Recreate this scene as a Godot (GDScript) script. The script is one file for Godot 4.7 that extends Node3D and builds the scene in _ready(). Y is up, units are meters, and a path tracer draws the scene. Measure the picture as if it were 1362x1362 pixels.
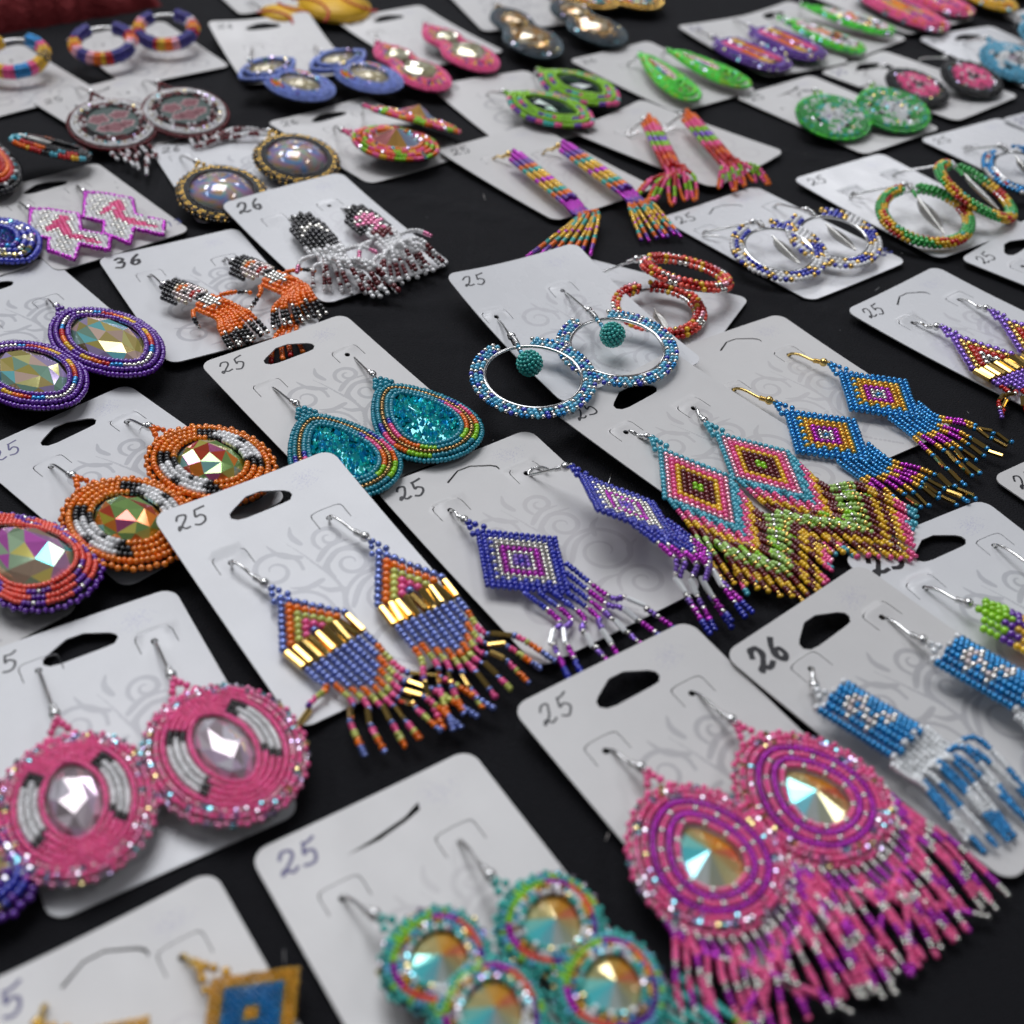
extends Node3D
# Lengths inside the builders are centimetres; U turns them into metres when a mesh or a node is placed.
const U := 0.01
const F := 1652.2       # focal length in photo pixels
const PITCH := 0.6831
const ROLL := 0.0331
const EYE := 20.576     # camera height above the cloth, cm

var rng := RandomNumberGenerator.new()
var hues := {}
var finish_mat := []
var single_mat := {}
var mats := {}
var base := {}
var base_mesh := {}
var taken := {}
var cur: Node3D
var T := Transform3D()
var eL := 1.0
var fine := false
var singly := false
var single_left := 300
var pending := []
var card_cells := {}
var bead_total := 0

func _ready() -> void:
	rng.seed = 77
	stage()
	bases()
	colours()
	materials()
	mats.print_green = std(.5, 0, Color(.01, .045, .035))
	mats.print_maroon = std(.5, 0, Color(.16, .015, .03))
	mats.print_pale = std(.3, 0, Color(.55, .35, .36))
	mats.softball = std(.5, 0, Color(.82, .47, .015))
	mats.lint = std(.9, 0, Color(.3, .3, .3))
	mats.red_thread = std(.5, 0, Color(.5, .03, .02))
	cloth()
	far_row()
	mid_rows()
	near_rows()
	lay_cards()     # after the earrings, because each card is slit where its hooks go in
	odds()
	var nodes := 0
	for c in get_children(): nodes += 1 + c.find_children("*", "", true, false).size()
	print("beads ", bead_total, " nodes ", nodes)

# ---------------------------------------------------------------- the place
func stage() -> void:
	var cam := Camera3D.new()
	cam.name = "camera"
	cam.transform = Transform3D(Basis(Vector3.RIGHT, -PITCH) * Basis(Vector3.BACK, ROLL), Vector3(0, EYE, 0) * U)
	cam.near = .02
	cam.far = 60
	var lens := CameraAttributesPhysical.new()
	lens.frustum_focal_length = 12.0 * F / 681.0
	lens.frustum_focus_distance = .355
	lens.exposure_aperture = 7.6
	lens.frustum_near = .02
	lens.frustum_far = 60
	add_child(cam)
	cam.attributes = lens
	cam.fov = rad_to_deg(2 * atan(681.0 / F))
	cam.current = true
	var we := WorldEnvironment.new()
	we.name = "environment"
	var e := Environment.new()
	e.background_mode = Environment.BG_COLOR
	e.background_color = Color(.062, .064, .07).linear_to_srgb()
	e.tonemap_mode = Environment.TONE_MAPPER_LINEAR
	e.tonemap_exposure = 1.35
	e.sdfgi_enabled = true
	e.ssao_enabled = true
	e.ssil_enabled = true
	we.environment = e
	add_child(we)
	# ceiling lamps of the hall: one wide panel over the table, smaller ones beside it and farther down the hall
	for q in [[Vector3(-.4, 2.0, -1.3), V(1.3, 1.4), 2.7], [Vector3(1.7, 2.1, -.4), V(.4, .9), .55], [Vector3(-1.9, 2.0, -1.7), V(.6, 1.0), 1.2], [Vector3(-1.8, 2.1, -.1), V(.4, .9), .35], [Vector3(-.65, 2.1, -4.4), V(.6, 1.4), 1.5], [Vector3(1.4, 2.1, -4.8), V(.6, 1.4), 1.3]]:
		var l := AreaLight3D.new()
		l.name = "ceiling_lamp"
		l.area_size = q[1]
		l.light_energy = q[2]
		l.light_color = Color(.975, .98, 1.0)
		l.shadow_enabled = true
		l.area_range = 30
		l.position = q[0]
		l.rotation = Vector3(-PI / 2, 0, 0)
		add_child(l, true)

func P(px: Vector2, y := 0.0) -> Vector3:       # where the sight line of a photo pixel meets the height y
	var a := px - Vector2(681, 681)
	var cr := cos(ROLL); var sr := sin(ROLL)
	var u := (cr * a.x + sr * a.y) / F
	var v := -(-sr * a.x + cr * a.y) / F
	var d := Vector3(u, cos(PITCH) * v - sin(PITCH), -sin(PITCH) * v - cos(PITCH))
	return Vector3(0, EYE, 0) + d * ((y - EYE) / d.y)

func V(x: float, y: float) -> Vector2: return Vector2(x, y)

func numbered(called: String) -> String:
	taken[called] = taken.get(called, -1) + 1
	return called if taken[called] == 0 else "%s_%03d" % [called, taken[called]]

func tag(o: Node3D, label := "", category := "", group := "", kind := "") -> Node3D:
	if label: o.set_meta("label", label)
	if category: o.set_meta("category", category)
	if group: o.set_meta("group", group)
	if kind: o.set_meta("kind", kind)
	return o

func put(called: String, m: Mesh, mat: Material, parent: Node) -> MeshInstance3D:
	var o := MeshInstance3D.new()
	o.name = called
	o.mesh = m
	if mat: o.material_override = mat
	parent.add_child(o, true)
	return o

func mesh_of(v: PackedVector3Array, n: PackedVector3Array, idx: PackedInt32Array, col := PackedColorArray(), uv := PackedVector2Array()) -> ArrayMesh:
	var a := []
	a.resize(Mesh.ARRAY_MAX)
	a[Mesh.ARRAY_VERTEX] = Transform3D(Basis.from_scale(Vector3.ONE * U), Vector3.ZERO) * v
	a[Mesh.ARRAY_NORMAL] = n
	if idx.size(): a[Mesh.ARRAY_INDEX] = idx
	if col.size(): a[Mesh.ARRAY_COLOR] = col
	if uv.size(): a[Mesh.ARRAY_TEX_UV] = uv
	var m := ArrayMesh.new()
	m.add_surface_from_arrays(Mesh.PRIMITIVE_TRIANGLES, a)
	return m

func std(rough: float, metal := 0.0, c := Color.WHITE, vcol := false) -> StandardMaterial3D:
	var m := StandardMaterial3D.new()
	m.albedo_color = c.linear_to_srgb()
	m.roughness = rough
	m.metallic = metal
	m.vertex_color_use_as_albedo = vcol
	return m

# ---------------------------------------------------------------- beads
func lathe(prof: Array, seg: int) -> Array:     # profile (radius, y) from low to high; closed by flat fans
	var v := PackedVector3Array(); var n := PackedVector3Array(); var idx := PackedInt32Array()
	var k := prof.size()
	for j in k:
		var p: Vector2 = prof[j]
		var q: Vector2 = prof[mini(j + 1, k - 1)] - prof[maxi(j - 1, 0)]
		var nn := Vector2(q.y, -q.x).normalized()
		if j == 0: nn = Vector2(0.5, -0.86)
		if j == k - 1: nn = Vector2(0.5, 0.86)
		for i in seg:
			var a := TAU * i / seg
			v.append(Vector3(p.x * cos(a), p.y, p.x * sin(a)))
			n.append(Vector3(nn.x * cos(a), nn.y, nn.x * sin(a)).normalized())
	for j in k - 1:
		for i in seg:
			var a := j * seg + i; var b := j * seg + (i + 1) % seg
			idx.append_array([a, b, a + seg, b, b + seg, a + seg])
	for i in range(1, seg - 1):
		idx.append_array([0, i + 1, i, (k - 1) * seg, (k - 1) * seg + i, (k - 1) * seg + i + 1])
	return [v, n, idx]

func facets() -> Array:      # a cut crystal bead, every face flat
	var v := PackedVector3Array(); var n := PackedVector3Array(); var idx := PackedInt32Array()
	var rings := [[.16, -.46], [.44, -.2], [.44, .2], [.16, .46]]
	for j in 3:
		for i in 7:
			var a0 := TAU * (i + .5 * j) / 7; var a1 := TAU * (i + 1 + .5 * j) / 7
			var h := PI / 7
			var p := Vector3(cos(a0) * rings[j][0], rings[j][1], sin(a0) * rings[j][0]); var q := Vector3(cos(a1) * rings[j][0], rings[j][1], sin(a1) * rings[j][0])
			var r := Vector3(cos(a0 + h) * rings[j + 1][0], rings[j + 1][1], sin(a0 + h) * rings[j + 1][0]); var s := Vector3(cos(a1 + h) * rings[j + 1][0], rings[j + 1][1], sin(a1 + h) * rings[j + 1][0])
			for t in [[p, q, r], [q, s, r]]:
				var nn: Vector3 = (t[2] - t[0]).cross(t[1] - t[0]).normalized()
				for e in t:
					idx.append(v.size())
					v.append(e)
					n.append(nn)
	return [v, n, idx]

func flat_sides(s: Array) -> Array:
	var v := PackedVector3Array(); var n := PackedVector3Array(); var idx := PackedInt32Array()
	for i in range(0, s[2].size(), 3):
		var a: Vector3 = s[0][s[2][i]]; var b: Vector3 = s[0][s[2][i + 1]]; var c: Vector3 = s[0][s[2][i + 2]]
		var nn := (c - a).cross(b - a).normalized()
		for p in [a, b, c]:
			idx.append(v.size())
			v.append(p)
			n.append(nn)
	return [v, n, idx]

func bases() -> void:
	base["s1"] = lathe([V(.2, -.5), V(.41, -.37), V(.5, 0), V(.41, .37), V(.2, .5)], 9)
	base["s0"] = lathe([V(.26, -.5), V(.5, -.16), V(.5, .16), V(.26, .5)], 7)
	base["b1"] = flat_sides(lathe([V(.4, -.5), V(.5, -.44), V(.5, .44), V(.4, .5)], 6))
	base["b0"] = base["b1"]
	base["r1"] = lathe([V(.18, -.47), V(.38, -.33), V(.5, 0), V(.38, .33), V(.18, .47)], 9)
	base["f1"] = facets()
	base["f0"] = base["f1"]
	base["r0"] = lathe([V(.2, -.46), V(.5, -.1), V(.5, .1), V(.2, .46)], 7)
	for k in base: base_mesh[k] = mesh_of(base[k][0], base[k][1], base[k][2])

func hue(k: String, r: float, g: float, b: float, fin := 0) -> void: hues[k] = [Color(r, g, b), fin]

func colours() -> void:
	hue("P", 1.0, .11, .34); hue("p", .85, .25, .45, 1); hue("c", .98, .11, .07); hue("O", 1.0, .19, .0); hue("o", .95, .24, .004, 3)
	hue("Y", .92, .55, .02); hue("y", .8, .44, .03, 1); hue("G", .3, .68, .012); hue("g", .03, .46, .07, 3); hue("L", .09, .8, .05)
	hue("A", .08, .46, .58); hue("a", .012, .28, .38); hue("T", .05, .5, .44); hue("B", .02, .035, .5, 3); hue("b", .2, .27, .66, 1)
	hue("N", .04, .03, .28); hue("U", .13, .012, .38, 3); hue("u", .27, .13, .62, 1); hue("M", .52, .01, .52, 1); hue("m", .16, .01, .015)
	hue("R", .6, .012, .008); hue("W", .88, .88, .88); hue("w", .86, .88, .88, 3); hue("S", .75, .73, .68, 2); hue("D", .78, .52, .16, 2)
	hue("d", .42, .27, .12, 2); hue("K", .008, .008, .01); hue("k", .03, .06, .08, 1); hue("E", .62, .55, .42, 1); hue("I", .02, .3, .68, 1)
	hue("i", .1, .48, .7, 3); hue("X", .85, .8, .9, 2); hue("F", .7, .6, .58, 1); hue("t", .0, .24, .56, 1); hue("e", .95, .45, .55, 1); hue("Z", .03, .2, .5, 1); hue("h", .66, .72, .16); hue("l", .42, .68, .16); hue("j", .24, .33, .78); hue("x", .35, .8, .9, 2); hue("z", .9, .75, .35, 2); hue("v", .75, .6, .95, 2)
	finish_mat = [std(.17, .07, Color.WHITE, true), std(.16, .6, Color.WHITE, true), std(.13, 1, Color.WHITE, true), std(.12, .12, Color.WHITE, true)]
	finish_mat[3].clearcoat_enabled = true
	finish_mat[3].clearcoat = 1.0
	finish_mat[3].clearcoat_roughness = 0.04
	for m in finish_mat: m.metallic_specular = 0.6
	finish_mat[0].clearcoat_enabled = true
	finish_mat[0].clearcoat = .4
	finish_mat[1].clearcoat_enabled = true
	finish_mat[1].clearcoat = .8
	finish_mat[1].clearcoat_roughness = .06
	finish_mat[0].clearcoat_roughness = .06

func single(k: String, variant: int) -> StandardMaterial3D:
	var key := k + str(variant)
	if not single_mat.has(key):
		var h: Array = hues[k]
		var m: StandardMaterial3D = finish_mat[h[1]].duplicate()
		m.vertex_color_use_as_albedo = false
		var c: Color = h[0] * [0.84, 1.0, 1.12][variant]
		m.albedo_color = Color(minf(c.r, 1), minf(c.g, 1), minf(c.b, 1)).linear_to_srgb()
		single_mat[key] = m
	return single_mat[key]

func turn_to(axis: Vector3, up := Vector3(0.13, 0.9, 0.21)) -> Basis:
	var y := axis.normalized()
	var x := up.cross(y)
	if x.length() < 0.05: x = Vector3(1, 0.1, 0.2).cross(y)
	x = x.normalized()
	return Basis(x, y, x.cross(y))

func bead(at: Vector3, axis: Vector3, k: String, dia := .19, len := .15, kind := "s") -> void:
	if k == ".": return
	if k == "X": k = ["X", "x", "z", "v", "X"][rng.randi() % 5]
	if kind == "s" and (k == "X" or k == "x" or k == "z" or k == "v"):
		kind = "f"
		dia *= 1.12
		len *= 1.25
	var j := rng.randf_range(.91, 1.07)
	pending.append([turn_to(axis + Vector3(rng.randf_range(-.1, .1), rng.randf_range(-.1, .1), rng.randf_range(-.1, .1)), Vector3(rng.randf() - .5, 1, rng.randf() - .5)), Vector3(dia * j, len * (j if kind != "b" else 1.0), dia * j), at, k, kind])

func flush(called: String, parent: Node = null) -> void:
	if pending.is_empty(): return
	bead_total += pending.size()
	var to: Node = parent if parent else cur
	var lod := "1" if fine else "0"
	if singly and pending.size() <= single_left and pending.size() > 1:
		single_left -= pending.size()
		var holder := Node3D.new()
		holder.name = called
		to.add_child(holder, true)
		for q in pending:
			var o := put("bugle_bead" if q[4] == "b" else "bead", base_mesh[q[4] + "1"], single(q[3], rng.randi() % 3), holder)
			o.transform = Transform3D((q[0] as Basis) * Basis.from_scale(q[1]), q[2] * U)
		pending.clear()
		return
	var m := ArrayMesh.new()
	var used := []
	for f in 4:
		var v := PackedVector3Array(); var n := PackedVector3Array(); var idx := PackedInt32Array(); var col := PackedColorArray()
		for q in pending:
			var h: Array = hues[q[3]]
			if h[1] != f: continue
			var bs: Array = base[q[4] + lod]
			var off := v.size()
			var rot: Basis = q[0]
			v.append_array(Transform3D(rot * Basis.from_scale(q[1]), q[2]) * (bs[0] as PackedVector3Array))
			n.append_array(Transform3D(rot, Vector3.ZERO) * (bs[1] as PackedVector3Array))
			for i in bs[2]: idx.append(i + off)
			var c: Color = h[0] * rng.randf_range(.8, 1.16)
			c = Color(minf(c.r, 1), minf(c.g, 1), minf(c.b, 1))
			var cc := PackedColorArray()
			cc.resize((bs[0] as PackedVector3Array).size())
			cc.fill(c)
			col.append_array(cc)
		if v.is_empty(): continue
		var part := mesh_of(v, n, idx, col)
		m.add_surface_from_arrays(Mesh.PRIMITIVE_TRIANGLES, part.surface_get_arrays(0))
		m.surface_set_material(m.get_surface_count() - 1, finish_mat[f])
	var o := put(called, m, null, to)
	if pending.size() > 1: o.set_meta("kind", "stuff")
	pending.clear()

func tokens(s: String) -> Array:        # "O2G2^D" -> O O G G and one bugle D
	var out := []
	var i := 0
	while i < s.length():
		var bug := s[i] == "^"
		if bug: i += 1
		var k := s[i]
		i += 1
		var d := ""
		while i < s.length() and s[i].is_valid_int():
			d += s[i]
			i += 1
		for j in (int(d) if d else 1): out.append("^" + k if bug else k)
	return out

func pick(pat: String, i: int, n: int) -> String:       # colour of bead i of n; '=' stretches the pattern, '~' stretches it down one side and mirrors it
	if pat.begins_with("="):
		var t := tokens(pat.substr(1))
		return t[clampi(int(float(i) / n * t.size()), 0, t.size() - 1)]
	if pat.begins_with("~"):
		var t := tokens(pat.substr(1))
		var h := (i + .5) / n
		h = 2 * h if h < .5 else 2 - 2 * h
		return t[clampi(int(h * t.size()), 0, t.size() - 1)]
	if pat.begins_with("?"):
		return pat[1 + rng.randi() % (pat.length() - 1)]
	var t := tokens(pat)
	return t[i % t.size()]

# ---------------------------------------------------------------- simple solids
func tube(pts: Array, r: float, called: String, mat: Material, parent: Node, closed := false, seg := 7, r_end := -1.0) -> MeshInstance3D:
	var v := PackedVector3Array(); var n := PackedVector3Array(); var idx := PackedInt32Array()
	var c := pts.size()
	var x := Vector3.ZERO
	for i in c:
		var d: Vector3 = (pts[(i + 1) % c] - pts[(i - 1 + c) % c]) if closed else (pts[mini(i + 1, c - 1)] - pts[maxi(i - 1, 0)])
		d = d.normalized()
		if x == Vector3.ZERO: x = turn_to(d).x
		x = (x - d * x.dot(d)).normalized()
		var z := x.cross(d)
		var rr := r if r_end < 0 else lerpf(r, r_end, float(i) / (c - 1))
		for k in seg:
			var a := TAU * k / seg
			var nn := x * cos(a) + z * sin(a)
			v.append(pts[i] + nn * rr)
			n.append(nn)
	for i in (c if closed else c - 1):
		for k in seg:
			var a := i * seg + k; var b := i * seg + (k + 1) % seg
			var e := ((i + 1) % c) * seg + k; var f := ((i + 1) % c) * seg + (k + 1) % seg
			idx.append_array([a, b, e, b, f, e])
	if not closed:
		for k in range(1, seg - 1):
			idx.append_array([0, k + 1, k, (c - 1) * seg, (c - 1) * seg + k, (c - 1) * seg + k + 1])
	return put(called, mesh_of(v, n, idx), mat, parent)

func smooth(pts: Array, steps := 5) -> Array:
	var out := []
	for i in pts.size() - 1:
		var a: Vector3 = pts[maxi(i - 1, 0)]; var b: Vector3 = pts[i]; var c: Vector3 = pts[i + 1]; var d: Vector3 = pts[mini(i + 2, pts.size() - 1)]
		for s in steps: out.append(b.cubic_interpolate(c, a, d, float(s) / steps))
	out.append(pts[-1])
	return out

func ball(at: Vector3, r: float, called: String, mat: Material, parent: Node) -> MeshInstance3D:
	var s := SphereMesh.new()
	s.radius = r * U
	s.height = 2 * r * U
	s.radial_segments = 14
	s.rings = 8
	var o := put(called, s, mat, parent)
	o.position = at * U
	return o

func slab(poly: PackedVector2Array, y0: float, y1: float, called: String, mat: Material, parent: Node) -> MeshInstance3D:
	var v := PackedVector3Array(); var n := PackedVector3Array(); var idx := PackedInt32Array()
	var tri := Geometry2D.triangulate_polygon(poly)
	var c := poly.size()
	for s in 2:
		for p in poly:
			v.append(Vector3(p.x, y1 if s == 0 else y0, p.y))
			n.append(Vector3.UP if s == 0 else Vector3.DOWN)
	for i in range(0, tri.size(), 3):
		var a := tri[i]; var b := tri[i + 1]; var d := tri[i + 2]
		if (poly[b] - poly[a]).cross(poly[d] - poly[a]) < 0:
			var t := b; b = d; d = t
		idx.append_array([a, b, d, c + a, c + d, c + b])
	for i in c:
		var p := poly[i]; var q := poly[(i + 1) % c]
		var nn := Vector3(q.y - p.y, 0, p.x - q.x).normalized()
		var o := v.size()
		v.append_array([Vector3(p.x, y1, p.y), Vector3(q.x, y1, q.y), Vector3(p.x, y0, p.y), Vector3(q.x, y0, q.y)])
		for k in 4: n.append(nn)
		idx.append_array([o, o + 2, o + 1, o + 1, o + 2, o + 3])
	return put(called, mesh_of(v, n, idx), mat, parent)

# ---------------------------------------------------------------- earrings: frame, hook, bail
func begin(called: String, label: String, tr: Transform3D, is_fine: bool, is_singly := false, group := "beaded earrings laid out for sale") -> void:
	cur = Node3D.new()
	cur.name = numbered(called)
	add_child(cur)
	T = tr
	cur.transform = Transform3D(tr.basis, tr.origin * U)
	tag(cur, label, "earring", group)
	fine = is_fine
	singly = is_singly
	single_left = 300
	pending.clear()

func fr(top: Vector2, yt: float, bot: Vector2, yb: float, roll := 0.0) -> Transform3D:
	var a := P(top, yt); var b := P(bot, yb)
	eL = a.distance_to(b)
	var z := (b - a).normalized()
	var x := Vector3.UP.cross(z).normalized()
	var bs := Basis(x, z.cross(x), z)
	return Transform3D(bs.rotated(z, deg_to_rad(roll)), a)

func frc(from: Vector2, centre: Vector2, yc: float, L: float, tilt: float, roll := 0.0) -> Transform3D:
	var c := P(centre, yc)
	var d := c - P(from, yc)
	d.y = 0
	d = d.normalized()
	var z := d * cos(deg_to_rad(tilt)) + Vector3.DOWN * sin(deg_to_rad(tilt))
	var x := Vector3.UP.cross(z).normalized()
	eL = L
	return Transform3D(Basis(x, z.cross(x), z).rotated(z, deg_to_rad(roll)), c - z * L / 2)

func local(w: Vector3) -> Vector3: return T.affine_inverse() * w

var chevron := .0
var slots := []
var strand_dia := .17
func V3(v: Vector3) -> Vector3: return Vector3(v.x, 0, v.z).normalized()

func hook(slot: Vector2, y: float, from: Vector3, gold := false, loop := 0.0) -> void:      # ear wire from the bail (local) to the slot in the card; loop != 0 lays the fish hook open to that side
	var mat: Material = mats.gold if gold else mats.steel
	var a := T * from
	var s := P(slot, y)
	slots.append(slot)
	var d := (s - a)
	var len := d.length()
	d /= len
	var h := Node3D.new()
	h.name = "ear_wire"
	cur.add_child(h, true)
	var side := Vector3.UP.cross(d).normalized()
	var ring := []
	for i in 12: ring.append(local(a + d * (.02 + .09 * cos(TAU * i / 12)) + (Vector3.UP * .8 + side * .6) * .09 * sin(TAU * i / 12)))
	tube(ring, .024, "ring", mat, h, true, 5)
	var k := minf(1.0, len / 1.1)
	ball(local(a + d * .21 * k), .115 * k + .015, "ball", mat, h)
	var coil := []
	for i in 31:
		var t := i / 30.0
		var an := t * TAU * 5
		coil.append(local(a + d * lerpf(.3, .56, t) * k + (Vector3.UP * cos(an) + side * sin(an)) * .062))
	tube(coil, .026, "coil", mat, h, false, 5)
	var path := []
	if loop == 0.0:
		path = [a + d * .1, a + d * .56 * k, a.lerp(s, .72) + Vector3.UP * .12, a.lerp(s, .92) + Vector3.UP * .12, s + Vector3.UP * .05, s + Vector3.DOWN * .16]
	else:
		var r := .3 * absf(loop); var sg := signf(loop)
		path = [a + d * .1, a + d * .56 * k, a + d * (len - r) + side * .04 * sg, a + d * (len - .1 * r) + side * r * .35 * sg + Vector3.UP * .06, a + d * len + side * r * sg + Vector3.UP * .1, a + d * (len - .2 * r) + side * r * 1.75 * sg + Vector3.UP * .05, a + d * (len - r * 1.2) + side * r * 2 * sg, a + d * (len - r * 2.6) + side * r * 1.8 * sg + Vector3.DOWN * .1]
	var loc := []
	for p in smooth(path): loc.append(local(p))
	tube(loc, .043, "wire", mat, h, false, 6)

func bail(k: String, h := .42, w := .2, y := .12, z0 := .08) -> Vector3:        # loop of beads above the body; returns where the hook's ring sits
	var n := int((h * 2.1) / .15)
	for i in n + 1:
		var t := float(i) / n
		var x := (1 - absf(2 * t - 1)) # 0..1..0
		var at := Vector3((t * 2 - 1) * w * (1.15 - x * .6), y + .04 * x, z0 - h * pow(x, .8))
		bead(at, Vector3(cos(PI * t) * w, 0, -sin(PI * t + PI / 2) * h), pick(k, i, n + 1), .17, .14)
	flush("bail")
	return Vector3(0, y + .04, z0 - h + .03)

# ---------------------------------------------------------------- outlines and bezelled bodies
func outl(sh: String, L: float, W: float, zc: float, xc := 0.0, n := 72) -> Array:
	var out := []
	for i in n:
		var th := TAU * i / n
		var t := (1 - cos(th)) / 2
		var s := sin(th)
		var x := s
		match sh:
			"marq": x = signf(s) * pow(absf(s), 1.45)
			"pear": x = s * lerpf(.5, 1.13, pow(t, .8))
			"round": x = s * lerpf(.82, 1.03, pow(t, .7))
			"drop": x = s * lerpf(.3, 1.18, pow(t, .75))
			"long": x = signf(s) * pow(absf(s), .7)
			"peanut": x = s * lerpf(.8, 1.05, t) * (1 - .34 * exp(-pow((t - .4) / .14, 2)))
			"heart": x = s * lerpf(1.12, .8, t)
			"wing": t = .5
			"navette": x = signf(s) * pow(absf(s), 1.15)
		out.append(V(xc + x * W / 2, zc - L / 2 * cos(th) * (pow(absf(cos(th)), .5) if sh == "wing" else 1.0)))
	return out

func perimeter(o: Array) -> float:
	var l := 0.0
	for i in o.size(): l += (o[i] as Vector2).distance_to(o[(i + 1) % o.size()])
	return l

func ring_of(o: Array, y: float, pat: String, dia: float, len: float, radial := false, called := "bead_ring", kind := "s") -> void:
	var per := perimeter(o)
	var n := maxi(6, int(round(per / len)))
	var step := per / n
	var want := step / 2; var run := 0.0; var k := 0
	for i in o.size():
		var a: Vector2 = o[i]; var b: Vector2 = o[(i + 1) % o.size()]
		var l := a.distance_to(b)
		while k < n and want <= run + l + 1e-6:
			var p := a.lerp(b, (want - run) / maxf(l, 1e-6))
			var t := (b - a).normalized()
			var ax := Vector3(t.x, 0, t.y)
			var nn := V(t.y, -t.x)
			if radial:
				ax = Vector3(nn.x, .5, nn.y)
				p += nn * (.03 if k % 2 == 0 else -.02)
			bead(Vector3(p.x, y + rng.randf_range(-.012, .012), p.y), ax, pick(pat, k, n), dia, (len * .98) if not radial else dia * .8, kind)
			k += 1
			want += step
		run += l
	flush(called)

func bez(sh: String, L: float, W: float, rings: Array, gsh: String, gl: float, gw: float, gz: float, gtype: String, pal: Array, gh := .3, back := "black", off := Vector2.ZERO, y0 := 0.0) -> void:
	var zc := L / 2 + off.y
	var outer := outl(sh, L, W, zc, off.x)
	var inner := outl(gsh, gl, gw, zc + gz, off.x)
	var n := rings.size()
	var gap := ((W - gw) / 2 + (L - gl) / 2) / 2 / maxi(n, 1)
	var dia := clampf(gap * 1.03, .13, .235)
	var poly := PackedVector2Array()
	var cc := V(off.x, zc)
	for p in outer: poly.append(cc + (p - cc) * (1 - .06 / (W / 2)))
	slab(poly, y0, y0 + .09, "backing", mats["felt_" + back], cur)
	for k in n:
		var u := (k + .5) / n
		var o := []
		for i in outer.size(): o.append((outer[i] as Vector2).lerp(inner[i], u))
		var pat: String = rings[k]
		var rad := pat.begins_with("!")
		if rad: pat = pat.substr(1)
		ring_of(o, y0 + .1 + (.0 if k == 0 else .05) + .13 * u, pat, dia * (1.0 if not rad else .95), dia * (.74 if not rad else .98), rad)
	gem(gtype, outl(gsh, gl * 1.05, gw * 1.05, zc + gz, off.x, 48), V(off.x, zc + gz), y0 + .14, gh, pal)

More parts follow.
